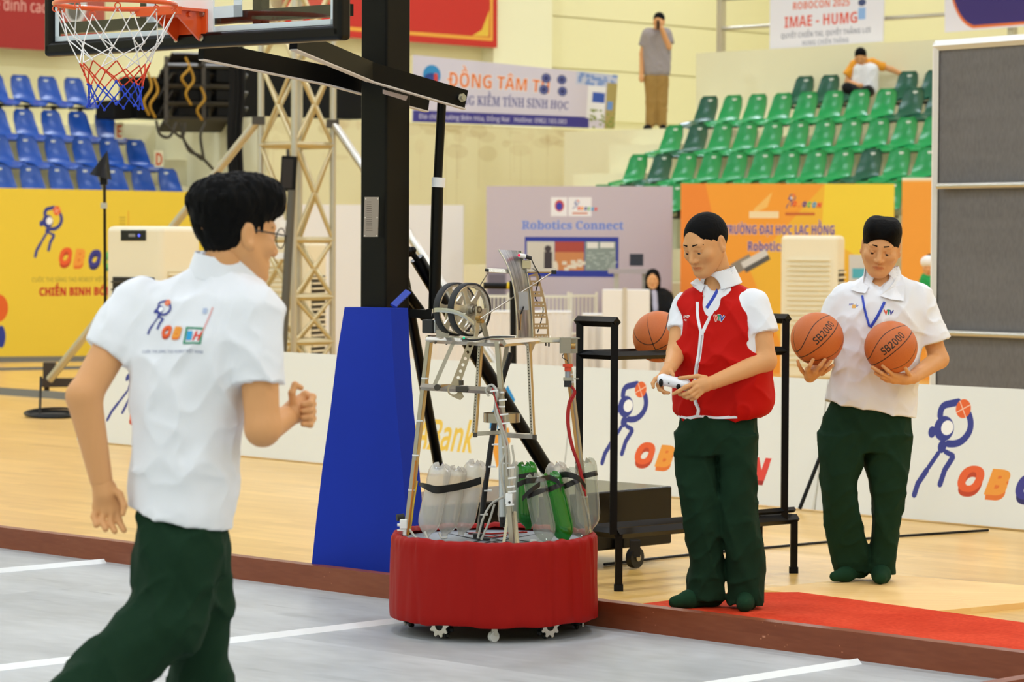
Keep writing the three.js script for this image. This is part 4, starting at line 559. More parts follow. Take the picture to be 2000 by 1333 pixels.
// ------------------------------------------------------------------ tables, chairs and desk gear by the booths
{
  const cloth = mat('#ece8e4', 0.8);
  const table = (x0, x1, ytop, Z, label) => { const a = P(x0, ytop, Z), b = P(x1, ytop, Z), w = b.x - a.x, h = a.y, t = thing('draped_table', label, 'table', V((a.x + b.x) / 2, 0, -Z));
    const sh = new THREE.Shape(), N = Math.round(w / 0.045), pts = []; const ring = (n, L_, f) => { for (let i = 0; i < n; i++) pts.push(f(i / n, i)); };
    const D = 0.6, wob = (i) => (i % 2 ? 0.012 : -0.008) + (hash3(i, 4, 4) - 0.5) * 0.01; ring(N, w, (s, i) => [-w / 2 + s * w, D / 2 + wob(i)]); ring(12, D, (s, i) => [w / 2 + wob(i), D / 2 - s * D]); ring(N, w, (s, i) => [w / 2 - s * w, -D / 2 - wob(i)]); ring(12, D, (s, i) => [-w / 2 - wob(i), -D / 2 + s * D]);
    mesh('skirt', plate(poly(pts), h - 0.03).rotateX(-Math.PI / 2).translate(0, 0.012, 0), cloth, t); mesh('table_top', box(w + 0.02, 0.018, D + 0.02, 0, h - 0.009, 0, 0, 0.006), whitePaint, t); return t; };
  table(700, 1114, 606, 36, 'long white draped table before the mauve booth wall'); table(1140, 1345, 613, 35.6, 'white draped table where the woman in black sits'); 
  const chm = mat('#efe9d2', 0.5); let proto;
  for (const [x, lab] of [[965, 'left'], [1088, 'mid'], [1138, 'right']]) { const p = P(x, 600, lab === 'right' ? 37.4 : 36.75).setY(0); if (!proto) { proto = thing('banquet_chair', 'white spindle back banquet chair behind the draped table', 'chair', p, 0, 'white banquet chairs'); mesh('seat', box(0.4, 0.03, 0.38, 0, 0.45, 0, 0, 0.01), chm, proto); for (const sx of [-1, 1]) { mesh('leg', bar(V(sx * 0.18, 0, 0.17), V(sx * 0.18, 0.44, 0.16), 0.03), chm, proto); mesh('leg', bar(V(sx * 0.18, 0, -0.17), V(sx * 0.18, 0.98, -0.2), 0.032), chm, proto); } for (const y of [0.62, 0.93]) mesh('back_rail', bar(V(-0.18, y, -0.195), V(0.18, y, -0.195), 0.035), chm, proto); for (let i = 0; i < 7; i++) mesh('spindle', rod(V(-0.15 + i * 0.05, 0.62, -0.195), V(-0.15 + i * 0.05, 0.93, -0.195), 0.009, 0.009, 6), chm, proto); }
    else { const c = copyOf(proto); c.position.copy(p); } }
  { const a = P(1177, 562, 34.95), b = P(1268, 680, 34.95), t = thing('white_counter', 'plain white display counter with grey centre post beside the seated woman', 'counter', V((a.x + b.x) / 2, 0, -34.95)); mesh('body', box(b.x - a.x, a.y - 0.02, 0.22, 0, a.y / 2 - 0.01, 0, 0, 0.01), mat('#f1f0ee', 0.5), t); mesh('centre_post', box(0.05, a.y, 0.02, -0.02, a.y / 2, 0.115), mat('#cfc7b6', 0.5), t); }
  { const p = P(1243, 530, 36.75), t = thing('monitor', 'small dark monitor on a grey stand behind the white counter', 'monitor', V(p.x, 0, p.z)); mesh('screen', box(0.17, 0.15, 0.02, 0, P(1247, 508, 36.75).y, 0, 0, 0.005), mat('#2b3140', 0.3), t); mesh('shelf', box(0.5, 0.06, 0.3, -0.1, p.y + 0.0, 0), mat('#b3a9aa', 0.5), t); mesh('post', box(0.06, p.y, 0.06, -0.25, p.y / 2, 0), alu, t); mesh('post', box(0.06, p.y, 0.06, 0.1, p.y / 2, 0), alu, t); }
  { const p = P(970, 590, 37.55), t = thing('loudspeaker', 'grey mesh loudspeaker standing before the mauve booth wall', 'speaker', V(p.x, 0, p.z)); mesh('cabinet', box(0.24, 1.25, 0.25, 0, 0.65, 0, 0, 0.02), mat('#8f8690', 0.7), t); mesh('grille', box(0.2, 0.7, 0.01, 0, 0.85, 0.126), mat('#746c76', 0.8), t); }
  // stand with a boom, between robot and tables
  { const b = G(1003, 905), t = thing('boom_stand', 'black tripod stand with padded boom and yellow band behind the robot', 'stand', b), q = (x, y, dz = 0) => P(x, y, 21.3 - dz).sub(b), z = 21.3;
    mesh('pole', [rod(V(0, 0.3, 0), q(1003, 590), 0.016), rod(q(1003, 740), q(1002, 570), 0.024)], black, t); mesh('boom', rod(q(944, 558), q(1003, 559), 0.024), black, t); mesh('yellow_band', rod(q(990, 558), q(997, 558.5), 0.027), mat('#f0cf28', 0.5), t); mesh('clamp', [box(0.06, 0.12, 0.06, ...q(1003, 565).toArray()), box(0.07, 0.1, 0.07, ...q(1003, 725).toArray()), ball(q(1012, 733), 0.025)], blackMatt, t); for (const a of [0, 2.1, 4.2]) mesh('leg', rod(V(0, 0.5, 0), V(Math.cos(a) * 0.35, 0.01, Math.sin(a) * 0.35), 0.012), black, t); }
}

// ------------------------------------------------------------------ the robot
{
  const o = V(-0.07, 0, -12.12), t = thing('competition_robot', 'wheeled competition robot with red fabric skirt, bottles and twin flywheels', 'robot', o);
  const R = (px, py, dz = 0) => P(px, py, 12.12 - dz).sub(o);
  const part = (name, geo, m, label, parent = t) => { const x = mesh(name, geo, m, parent); if (label) x.userData.label = label; return x; };
  const aluR = mat('#b5afa4', 0.3, 0.85), aluBright = mat('#d8d2c4', 0.25, 0.85), wood = mat('#c79a55', 0.5, 0.2), rub = mat('#1b1b1c', 0.6), tie = mat('#f2f2ee', 0.5), redW = mat('#b01a1e', 0.4), sheetM = mat('#8d8c88', 0.34, 0.85), ribM = mat('#b9976c', 0.4, 0.6), hose = mat('#dcd8cc', 0.25, 0, { transmission: 0.45, thickness: 0 });
  // skirt: red fabric round a drum, with creases, a rolled top hem and a seam
  {
    const N = 220, rows = [[0.062, 0.418], [0.066, 0.43], [0.10, 0.431], [0.16, 0.430], [0.22, 0.429], [0.28, 0.428], [0.34, 0.427], [0.37, 0.426], [0.39, 0.424], [0.402, 0.416], [0.406, 0.405], [0.4, 0.392], [0.388, 0.386]], pos = [], uv = [], ind = [];
    const folds = [[0.62, 0.05, 0.9], [1.05, 0.03, 0.5], [1.72, 0.045, 1], [2.35, 0.03, 0.6], [2.0, 0.02, 0.4], [0.3, 0.02, 0.5], [2.75, 0.04, 0.5], [1.35, 0.025, 0.4]];
    rows.forEach(([y, r], i) => { for (let j = 0; j <= N; j++) { const a = j / N * Math.PI * 2; let d = noise3(Math.cos(a) * 9, y * 5, Math.sin(a) * 9) * 0.0035 + noise3(Math.cos(a) * 30, y * 9, Math.sin(a) * 30) * 0.0015;
      for (const [fa, w, s] of folds) { const q = (a - fa - (y - 0.2) * 0.25) / w; d += Math.exp(-q * q) * 0.010 * s * (0.3 + y * 1.6) - Math.exp(-((q - 1.4) ** 2)) * 0.007 * s; }
      if (i > 6) d += noise3(Math.cos(a) * 26, 3, Math.sin(a) * 26) * 0.004; const seam = Math.abs(a - 0.98) < 0.012 ? -0.006 : 0; d += seam * (i < 9 ? 1 : 0);
      const rr_ = r + d, yy = y + (i > 7 ? noise3(Math.cos(a) * 15, 9, Math.sin(a) * 15) * 0.005 : 0) - (i < 2 ? noise3(Math.cos(a) * 8, 5, Math.sin(a) * 8) * 0.006 : 0); pos.push(Math.cos(a) * rr_, yy, Math.sin(a) * rr_); uv.push(j / N, y); } });
    for (let i = 0; i < rows.length - 1; i++) for (let j = 0; j < N; j++) { const a = i * (N + 1) + j; ind.push(a, a + N + 1, a + 1, a + 1, a + N + 1, a + N + 2); }
    const g = new THREE.BufferGeometry(); g.setAttribute('position', new THREE.Float32BufferAttribute(pos, 3)); g.setAttribute('uv', new THREE.Float32BufferAttribute(uv, 2)); g.setIndex(ind); g.computeVertexNormals();
    part('fabric_skirt', g, mat('#9c0f07', 0.55, 0, { specularIntensity: 0.35, side: THREE.DoubleSide }), 'red fabric skirt wrapped round the drum base');
  }
  part('deck', new THREE.CylinderGeometry(0.39, 0.39, 0.012, 48).translate(0, 0.372, 0), mat('#7f8a94', 0.45, 0.3), 'grey round deck plate');
  { const s = []; for (let i = 0; i < 9; i++) for (const k of [-1, 1]) { const x = -0.33 + i * 0.08; const f = (q) => { const z = q * 0.33, X = x + z * k * 0.5; return V(X, 0.381 + 0.004 * Math.sin(i * 3 + q * 5), z); }; const a = f(-0.8), b = f(0.9); if (Math.hypot(a.x, a.z) < 0.38 && Math.hypot(b.x, b.z) < 0.38) s.push(rod(a, b, 0.0018, 0.0018, 5)); } part('deck_netting', s, rub, 'black cord netting stretched over the deck').userData.kind = 'stuff'; }
  part('underbody', new THREE.CylinderGeometry(0.36, 0.34, 0.05, 40).translate(0, 0.085, 0), rub);
  const dirOut = (a) => V(Math.cos(a), 0, Math.sin(a));
  for (const [x, a] of [[845, 2.2], [1094, 0.9], [795, 3.3], [1140, -0.1]]) { const c = V(Math.cos(a) * 0.345, 0.056, Math.sin(a) * 0.345), d = dirOut(a); const w = part('omni_wheel', [disc(c, d, 0.038, 0.04, 24), ...Array.from({ length: 9 }, (_, i) => { const b = i / 9 * Math.PI * 2, tn = V(-d.z, 0, d.x), p = c.clone().addScaledVector(tn, Math.cos(b) * 0.045).add(V(0, Math.sin(b) * 0.045, 0)); return ball(p, 0.0105, 8); })], rub);
    const sh = new THREE.Shape(); for (let i = 0; i < 36; i++) { const b = i / 36 * Math.PI * 2, r = i % 4 < 2 ? 0.048 : 0.037; i ? sh.lineTo(Math.cos(b) * r, Math.sin(b) * r) : sh.moveTo(r, 0); } sh.holes.push(hole(0, 0, 0.02)); const g = plate(sh, 0.006); g.rotateY(Math.atan2(d.x, d.z)).translate(c.x + d.x * 0.021, c.y, c.z + d.z * 0.021); part('toothed_plate', g, aluBright, null, w); }
  { const c = R(964, 1244, 0.36); const w = part('caster', [disc(V(c.x, 0.022, c.z), V(0.6, 0, 0.8), 0.022, 0.02, 18)], tie, 'small white caster wheel'); part('fork', [box(0.024, 0.035, 0.03, c.x + 0.004, 0.045, c.z - 0.004)], steel, null, w); }
  // legs: square tubes, silver with a timber strip
  const tube2 = (a, b, w = 0.018) => bar(a, b, w, w, 0.5);
  const leg = (a, b, strip, ties = [0.2, 0.42, 0.6, 0.78]) => { const l = part('leg', tube2(a, b), aluR); if (strip) part('timber_strip', bar(a.clone().add(V(strip, 0, 0.002)), b.clone().add(V(strip, 0, 0.002)), 0.012, 0.016), wood, null, l); part('cable_tie', ties.map((s) => bar(a.clone().lerp(b, s).add(V(0, -0.003, 0)), a.clone().lerp(b, s).add(V(0, 0.003, 0)), 0.026, 0.026)), tie, null, l); return l; };
  leg(R(838, 664, 0), R(794, 1040, 0), 0.011); leg(R(1106, 672, -0.02), R(1151, 1045, -0.02), -0.009, [0.16, 0.2, 0.8]);
  leg(R(971, 668, 0.22), R(1000, 1064, 0.27), 0, [0.25, 0.32, 0.52, 0.6]); part('leg', bar(R(974, 668, 0.2), R(1002, 1062, 0.25), 0.02, 0.01), aluBright);
  { const l = part('leg', tube2(R(992, 668, -0.24), R(933, 1046, -0.22)), aluR); part('black_hose', cable([R(998, 690, -0.22), R(977, 760, -0.2), R(962, 850, -0.19), R(948, 950, -0.19), R(938, 1050, -0.19)], 0.013), rub, null, l); part('cable_tie', [0.5, 0.62, 0.75, 0.88].map((s) => { const p = R(lerp(998, 938, s), lerp(690, 1050, s), -0.19); return bar(p, p.clone().add(V(0, 0.006, 0)), 0.032, 0.032); }), tie, null, l); }
  part('foot_strut', [bar(R(993, 1000, 0.25), R(983, 1066, 0.27), 0.012), bar(R(1004, 1000, 0.25), R(1010, 1064, 0.28), 0.014)], aluBright);
  // top frame
  const topBar = (a, b, w = 0.02, h = 0.018, m = aluBright) => bar(a, b, w, h, 0.2);
  part('frame_bar', [topBar(R(834, 664, 0), R(985, 672, 0.22)), topBar(R(834, 661, -0.02), R(1000, 663, -0.25)), topBar(R(985, 671, 0.22), R(1075, 663, -0.02)), topBar(R(1040, 665, 0.05), R(1104, 665, 0)), topBar(R(985, 663, -0.24), R(1075, 663, -0.04))], aluBright);
  { const a = [R(850, 663, 0.01), R(985, 671, 0.2), R(1072, 663, 0), R(990, 660, -0.22)]; const sh = new THREE.Shape(a.map((p) => new THREE.Vector2(p.x, -p.z))); part('top_plate', new THREE.ExtrudeGeometry(sh, { depth: 0.004, bevelEnabled: false }).rotateX(-Math.PI / 2).translate(0, R(960, 660, 0).y, 0), mat('#cfcabb', 0.3, 0.8)); }
  part('screw', [[850, 672], [872, 674], [1028, 676], [1066, 676], [1072, 677]].map(([x, y]) => rod(R(x, y, 0.03), R(x, y - 8, 0.03), 0.004, 0.004, 6)), darkSteel);
  part('cross_bar', [bar(R(823, 756, 0.02), R(985, 765, 0.22), 0.02, 0.02, 0.3)], aluR); part('clamp_ring', [disc(R(854, 757, 0.09), V(0, 0, 1), 0.013, 0.03, 18)], darkSteel);
  part('link_arm', tube2(R(886, 668, 0.06), R(849, 752, 0.08), 0.016), aluR); part('timber_brace', bar(R(862, 757, 0.07), R(884, 756, 0.08), 0.02, 0.02), wood);
  { // perforated swing plate with a ring end
    const a = R(921, 668, 0.12), b = R(886, 762, 0.13), d = b.clone().sub(a), L = d.length(), w = 0.014, sh = new THREE.Shape(); sh.moveTo(-w, 0); sh.lineTo(w, 0); sh.lineTo(w * 1.3, L - 0.03); sh.lineTo(0.024, L - 0.012); sh.lineTo(0.05, L + 0.012); sh.lineTo(0.04, L + 0.03); sh.lineTo(0.0, L + 0.028); sh.absarc(0, L, 0.026, 1.4, 3.9, false); sh.lineTo(-w * 1.3, L - 0.03);
    for (let i = 0; i < 6; i++) sh.holes.push(hole(0, 0.018 + i * 0.0275, 0.0065)); sh.holes.push(hole(0, L, 0.019)); const g = plate(sh, 0.005); const y = d.normalize(), z = V(0, 0, 1), x = y.clone().cross(z).normalize(); z.copy(x).cross(y); g.applyMatrix4(new THREE.Matrix4().makeBasis(x.negate(), y, z.negate())); g.translate(a.x, a.y, a.z); part('swing_plate', g, mat('#b3a58c', 0.35, 0.75), 'perforated metal swing plate'); 
    part('gear_motor', [box(0.05, 0.025, 0.03, ...R(902, 760, 0.14).toArray(), 0, 0.004), disc(R(900, 748, 0.12), V(0, 1, 0), 0.012, 0.02, 14)], darkSteel); }
  // hanging U-frame of perforated angle
  { const f = (a, b) => { const g = part('perforated_bar', bar(a, b, 0.017, 0.008), wood), e = part('perforated_edge', bar(a.clone().add(V(-0.012, 0, 0.003)), b.clone().add(V(-0.012, 0, 0.003)), 0.009, 0.01), aluR, null, g); const h = []; const n = Math.round(a.distanceTo(b) / 0.012); for (let i = 1; i < n; i++) h.push(disc(a.clone().lerp(b, i / n).add(V(-0.012, 0, 0.0085)), V(0, 0, 1), 0.0026, 0.001, 6)); part('punched_holes', h, rub, null, g).userData.kind = 'stuff'; };
    f(R(942, 672, 0.1), R(930, 846, 0.12)); f(R(1036, 672, 0.1), R(1044, 852, 0.12)); part('lower_bar', [bar(R(926, 848, 0.12), R(985, 845, 0.1), 0.016, 0.02), bar(R(985, 850, 0.1), R(1046, 853, 0.12), 0.018, 0.02)], aluR); part('gusset', plate(poly([[0, 0], [0.036, 0], [0.012, -0.06]]), 0.005).translate(...R(1030, 668, 0.1).toArray()), ribM); part('corner_block', [box(0.018, 0.018, 0.022, ...R(928, 850, 0.13).toArray()), box(0.018, 0.018, 0.022, ...R(1044, 854, 0.13).toArray())], darkSteel); }
  part('metal_band', [new THREE.CylinderGeometry(0.075, 0.075, 0.038, 36, 1, true).translate(...R(980, 816, 0.08).toArray())], mat('#b0a898', 0.25, 0.9, { side: THREE.DoubleSide }), 'shiny metal band round the centre leg');
  // pneumatic cylinder and hoses in the middle
  part('air_cylinder', rod(R(981, 1010, 0.12), R(979, 845, 0.1), 0.013), mat('#c9d0d6', 0.3, 0.5)); part('cylinder_fitting', [rod(R(981, 1030, 0.12), R(981, 1008, 0.12), 0.011), box(0.025, 0.012, 0.012, ...R(984, 1020, 0.13).toArray()), rod(R(978, 850, 0.1), R(977, 838, 0.1), 0.012)], rub);
  part('clear_hose', [[[955, 775], [948, 760], [960, 752], [972, 770], [966, 800], [985, 860], [990, 930]], [[976, 766], [968, 775], [972, 810], [992, 870], [996, 960]], [[990, 880], [978, 910], [984, 960], [992, 990]], [[985, 970], [960, 985], [945, 1010], [933, 1052]], [[966, 985], [955, 1020], [940, 1055]], [[1000, 870], [1006, 920], [1000, 985]]].map((l) => cable(l.map(([x, y], i) => R(x, y, 0.27 - (x < 970 ? 0.05 : 0))), 0.0052, 6, 30)), hose, 'clear plastic air hoses');
  part('wire_loom', [[[962, 758], [970, 790], [983, 830], [990, 870]]].map((l) => cable(l.map(([x, y]) => R(x, y, 0.26)), 0.003, 6, 24)), redW); part('red_wire', [cable([R(915, 1042, -0.2), R(960, 1043, -0.15), R(1000, 1041, -0.2), R(1030, 1040, -0.2)], 0.004), cable([R(935, 1048, -0.1), R(965, 1050, -0.05), R(990, 1046, -0.1)], 0.004)], mat('#c5261c', 0.4));
  part('loom_clip', [[965, 765], [982, 783], [985, 811], [988, 828], [998, 915], [1000, 935], [998, 952], [1000, 962], [996, 988]].map(([x, y]) => bar(R(x - 8, y, 0.3), R(x + 8, y - 2, 0.3), 0.006, 0.006)), tie); part('valve_block', [box(0.028, 0.045, 0.02, ...R(994, 975, 0.29).toArray(), 0, 0.004)], tie, 'small white valve block'); part('valve_port', disc(R(995, 982, 0.302), V(0, 0, 1), 0.005, 0.006, 10), rub);
  part('controller_box', [box(0.045, 0.04, 0.05, ...R(935, 1052, -0.02).toArray()), box(0.05, 0.02, 0.06, ...R(945, 1056, 0.04).toArray())], rub); part('small_cap', disc(R(1042, 1058, 0.2), V(0, 1, 0.1), 0.016, 0.01, 16), tie);
  // emergency stop on the right leg
  { const e = part('emergency_stop', [disc(R(1109, 714, 0.03), V(0, 1, 0), 0.021, 0.012, 20), disc(R(1109, 721, 0.03), V(0, 1, 0), 0.014, 0.02, 18)], mat('#e2492a', 0.4), 'red mushroom emergency stop button'); part('button_body', rod(R(1109, 738, 0.03), R(1109, 725, 0.03), 0.012), mat('#9aa0ae', 0.35, 0.6), null, e); part('bracket', [box(0.042, 0.014, 0.03, ...R(1110, 741, 0.03).toArray()), box(0.02, 0.004, 0.01, ...R(1126, 740, 0.03).toArray())], aluR, null, e); part('contact_block', box(0.03, 0.026, 0.03, ...R(1109, 750, 0.03).toArray()), rub, null, e);
    part('red_cable', [cable([R(1112, 752, 0.04), R(1122, 764, 0.03), R(1112, 785, 0.03), R(1108, 820, 0.03), R(1116, 870, 0.03), R(1130, 910, 0.02), R(1140, 960, 0.02)], 0.006), cable([R(1114, 752, 0.04), R(1124, 766, 0.03), R(1114, 790, 0.03), R(1111, 825, 0.03), R(1120, 875, 0.03), R(1134, 915, 0.02), R(1144, 970, 0.02)], 0.004)], redW, 'red power cable'); }
  part('motor_bracket', [box(0.05, 0.065, 0.006, ...R(1104, 675, 0.05).toArray(), 0.5), box(0.05, 0.065, 0.006, ...R(1117, 675, -0.02).toArray(), 0.5), box(0.07, 0.006, 0.05, ...R(1112, 661, 0).toArray(), 0.5)], mat('#9aa0a2', 0.35, 0.7)); part('pulley', rod(R(1098, 676, 0.02), R(1124, 676, 0.02), 0.012), brassy); part('loop_wire', cable([R(1103, 688, 0.05), R(1098, 698, 0.05), R(1108, 705, 0.05), R(1109, 716, 0.04)], 0.002), rub);
  // flywheels
  const ax = V(-Q, 0, -Q);    // from the front wheel to the rear one
  const wheel = (c, n) => {
    const yaw = Math.atan2(-ax.x, -ax.z), w = part('flywheel', new THREE.TorusGeometry(0.1, 0.009, 8, 56).scale(1, 1, 1.7).rotateY(yaw).translate(c.x, c.y, c.z), aluBright, n ? 'silver spoked flywheel' : 'silver spoked flywheel');
    part('tyre', (() => { const g = new THREE.LatheGeometry([[0.104, -0.016], [0.1105, -0.015], [0.1105, 0.015], [0.104, 0.016]].map((p) => new THREE.Vector2(...p)), 64); g.rotateX(Math.PI / 2); g.rotateY(yaw); return g.translate(c.x, c.y, c.z); })(), rub, 'black rubber tyre', w);
    const sp = []; for (let i = 0; i < 6; i++) { const a = i / 6 * Math.PI * 2 + 0.4, sh = poly([[-0.016, 0.02], [0.016, 0.02], [0.009, 0.06], [0.014, 0.098], [-0.014, 0.098], [-0.009, 0.06]]); const g = plate(sh, 0.009, 0.0012).translate(0, 0, -0.0045); g.rotateZ(a); g.rotateY(yaw); sp.push(g.translate(c.x, c.y, c.z)); } part('spoke', sp, mat('#ddd4bd', 0.3, 0.75), null, w);
    part('hub', [disc(c, ax, 0.026, 0.03, 24), disc(c, ax, 0.017, 0.06, 20)], steel, null, w); };
  const wc = R(917, 605, 0.06); wheel(wc, 0); const wr = wc.clone().addScaledVector(ax, 0.085); wheel(wr, 1);
  part('axle', rod(wc.clone().addScaledVector(ax, -0.06), wr.clone().addScaledVector(ax, 0.05), 0.008), steel);
  { const tp = wc.clone().addScaledVector(ax, -0.05), yaw = Math.atan2(-ax.x, -ax.z), base = R(930, 662, 0.1).y - tp.y, sh = poly([[-0.014, 0.012], [0.012, 0.014], [0.06, base], [0.038, base], [0.005, -0.045], [-0.006, base], [-0.024, base]]); sh.holes.push(hole(0, 0, 0.007)); part('wheel_support', [plate(sh, 0.006, 0.001).rotateY(yaw).translate(tp.x, tp.y, tp.z), plate(sh, 0.006, 0.001).rotateY(yaw).translate(...wr.clone().addScaledVector(ax, 0.04).toArray())], mat('#c9c0ad', 0.3, 0.8)); part('bearing', [disc(tp, ax, 0.015, 0.016, 20)], mat('#6f665a', 0.35, 0.8)); part('gear_cluster', [disc(R(935, 622, 0.14), ax, 0.011, 0.02, 12), disc(R(938, 628, 0.14), ax, 0.008, 0.03, 10)], brassy); }
  { const pts = [[843, 614], [846, 607], [862, 606], [885, 609], [905, 617], [926, 632]].map(([x, y], i) => R(x, y, [0, 0.06, 0.13, 0.16, 0.17, 0.15][i])); const cv = new THREE.CatmullRomCurve3(pts), pos = [], ind = []; const N = 40; for (let i = 0; i <= N; i++) { const p = cv.getPoint(i / N); for (const [dy, dz] of [[-0.009, 0], [0.009, 0], [0.009, -0.003], [-0.009, -0.003]]) pos.push(p.x, p.y + dy, p.z + dz); } for (let i = 0; i < N; i++) for (let j = 0; j < 4; j++) { const a = i * 4 + j, b = i * 4 + (j + 1) % 4; ind.push(a, a + 4, b, b, a + 4, b + 4); } const g = new THREE.BufferGeometry(); g.setAttribute('position', new THREE.Float32BufferAttribute(pos, 3)); g.setIndex(ind); g.computeVertexNormals(); part('guard_strip', g, mat('#c2c4bf', 0.25, 0.8, { side: THREE.DoubleSide }), 'bent metal guard strip'); }
  part('drive_motor', [box(0.05, 0.052, 0.06, ...R(848, 638, -0.03).toArray(), 0.78, 0.005)], mat('#c6c9ca', 0.35, 0.5)); part('motor_end', [box(0.03, 0.056, 0.062, ...R(839, 638, -0.02).toArray(), 0.78, 0.004)], rub); part('motor_mount', [box(0.05, 0.03, 0.006, ...R(864, 652, 0.03).toArray()), box(0.006, 0.034, 0.05, ...R(876, 650, 0.02).toArray())], aluR);
  part('wheel_cable', [cable([R(905, 662, 0.18), R(925, 665, 0.2), R(960, 659, 0.15), R(1005, 659, 0.1)], 0.004)], rub); part('status_light', box(0.008, 0.008, 0.006, ...R(906, 660, 0.2).toArray()), new THREE.MeshStandardMaterial({ color: 0x08352a, emissive: 0x12c08a, emissiveIntensity: 1.2 }));
  // curved ball guide: sheet between two ribs
  { const Ls = [[974, 488], [984, 505], [993, 525], [1000, 548], [1005, 575], [1008, 605], [1010, 635], [1010, 664]], Rs = [[1018, 490], [1022, 505], [1028, 525], [1032, 548], [1036, 575], [1038, 605], [1040, 635], [1041, 664]], pos = [], uv = [], ind = [];
    const n = Ls.length, M = 6; for (let i = 0; i < n; i++) for (let j = 0; j <= M; j++) { const s = j / M, p = R(lerp(Ls[i][0], Rs[i][0], s), lerp(Ls[i][1], Rs[i][1], s), lerp(0.1, 0.02, s) - Math.sin(s * Math.PI) * 0.012 - (i / (n - 1) - 0.5) ** 2 * 0.0); pos.push(p.x, p.y, p.z); uv.push(s, i / (n - 1)); }
    for (let i = 0; i < n - 1; i++) for (let j = 0; j < M; j++) { const a = i * (M + 1) + j; ind.push(a, a + M + 1, a + 1, a + 1, a + M + 1, a + M + 2); }
    const g = new THREE.BufferGeometry(); g.setAttribute('position', new THREE.Float32BufferAttribute(pos, 3)); g.setAttribute('uv', new THREE.Float32BufferAttribute(uv, 2)); g.setIndex(ind); g.computeVertexNormals();
    const tx = noiseTex(128, 512, (x, y) => { const v = 150 + noise3(x * 30, y * 6, 2) * 22 + noise3(x * 5, y * 4, 3) * 18; return [v, v, v + 2]; });
    part('curved_guide', g, mat('#ffffff', 0.32, 0.85, { map: tx, side: THREE.DoubleSide }), 'curved brushed metal ball guide');
    part('guide_edge', [Ls, Rs].map((e, k) => cable(e.map(([x, y]) => R(x, y, k ? 0.022 : 0.102)), 0.0035, 5, 30)), aluBright);
    const a0 = R(1040, 545, 0.02), sc = (p) => { const q = R(p[0], p[1], 0.0); return [q.x, q.y]; };
    const sh = poly([[1033, 538], [1050, 533], [1058, 560], [1066, 592], [1071, 628], [1073, 665], [1042, 666], [1041, 635], [1039, 605], [1037, 572]].map(sc));
    const win = (l) => { const h = new THREE.Path(); l.map(sc).forEach((p, i) => (i ? h.lineTo(...p) : h.moveTo(...p))); h.closePath(); sh.holes.push(h); };
    for (const [x0, x1, y0, y1, sl] of [[1036, 1047, 540, 548, 1], [1040, 1054, 559, 569, 1], [1042, 1059, 580, 589, 1], [1044, 1063, 600, 611, 1], [1044, 1066, 621, 632, 0], [1045, 1068, 643, 653, 0]]) win([[x0, y0], [x0 + 0.5, y1], [x1 + sl, y1], [x1, y0]]);
    for (const [y, xs] of [[553, [1041, 1048]], [574, [1045, 1053]], [595, [1046, 1053, 1061]], [616, [1046, 1052, 1058, 1064]], [637, [1046, 1052, 1058, 1064, 1068]], [658, [1047, 1053, 1059, 1065, 1069]]]) for (const x of xs) sh.holes.push((() => { const p = sc([x, y]); return hole(p[0], p[1], 0.0034); })());
    part('side_rib', plate(sh, 0.005), ribM, 'perforated bronze coloured side rib');
    part('cross_beam', [bar(R(950, 528, 0.09), R(1000, 531, 0.07), 0.016, 0.014), bar(R(1028, 529, 0.03), R(1085, 529, -0.02), 0.016, 0.014)], aluBright); part('beam_end', [box(0.016, 0.012, 0.016, ...R(951, 528, 0.1).toArray()), box(0.02, 0.016, 0.018, ...R(1082, 532, -0.01).toArray())], rub);
    part('tie_rod', [rod(R(954, 532, 0.09), R(935, 562, 0.0), 0.0022), rod(R(1076, 534, 0), R(938, 623, 0.15), 0.003)], aluR);
    part('sensor_mount', [box(0.036, 0.034, 0.01, ...R(1028, 517, 0.03).toArray(), 0, 0.004)], mat('#cdbf98', 0.4, 0.5)); part('sensor', [rod(R(1014, 499, 0.05), R(1026, 501, 0.04), 0.009)], tie, 'white sensor barrel'); part('sensor_body', rod(R(1024, 501, 0.04), R(1037, 505, 0.03), 0.0085), rub); part('sensor_lamp', ball(R(1014, 499, 0.055), 0.006), new THREE.MeshStandardMaterial({ color: 0x7a0618, emissive: 0xe01a44, emissiveIntensity: 1.6 }), 'glowing red lamp');
    part('sensor_wire', cable([R(1037, 505, 0.03), R(1044, 520, 0.03), R(1055, 542, 0.015), R(1050, 556, 0.01), R(1046, 584, -0.01), R(1060, 600, -0.01), R(1058, 622, -0.01), R(1050, 650, -0.01)], 0.0026), rub);
    part('tape_strip', [rod(R(1023, 599, 0.085), R(1017, 614, 0.085), 0.0035)], rub); part('orange_tape', [bar(R(1018, 612, 0.083), R(1016, 645, 0.08), 0.009, 0.002)], mat('#b98448', 0.5)); part('clear_film', board(R(1013, 570, 0.088), R(1031, 570, 0.06), R(1033, 606, 0.06), R(1013, 606, 0.088), 0.001), mat('#c8ccd2', 0.2, 0.1, { transmission: 0.5, thickness: 0 })); }
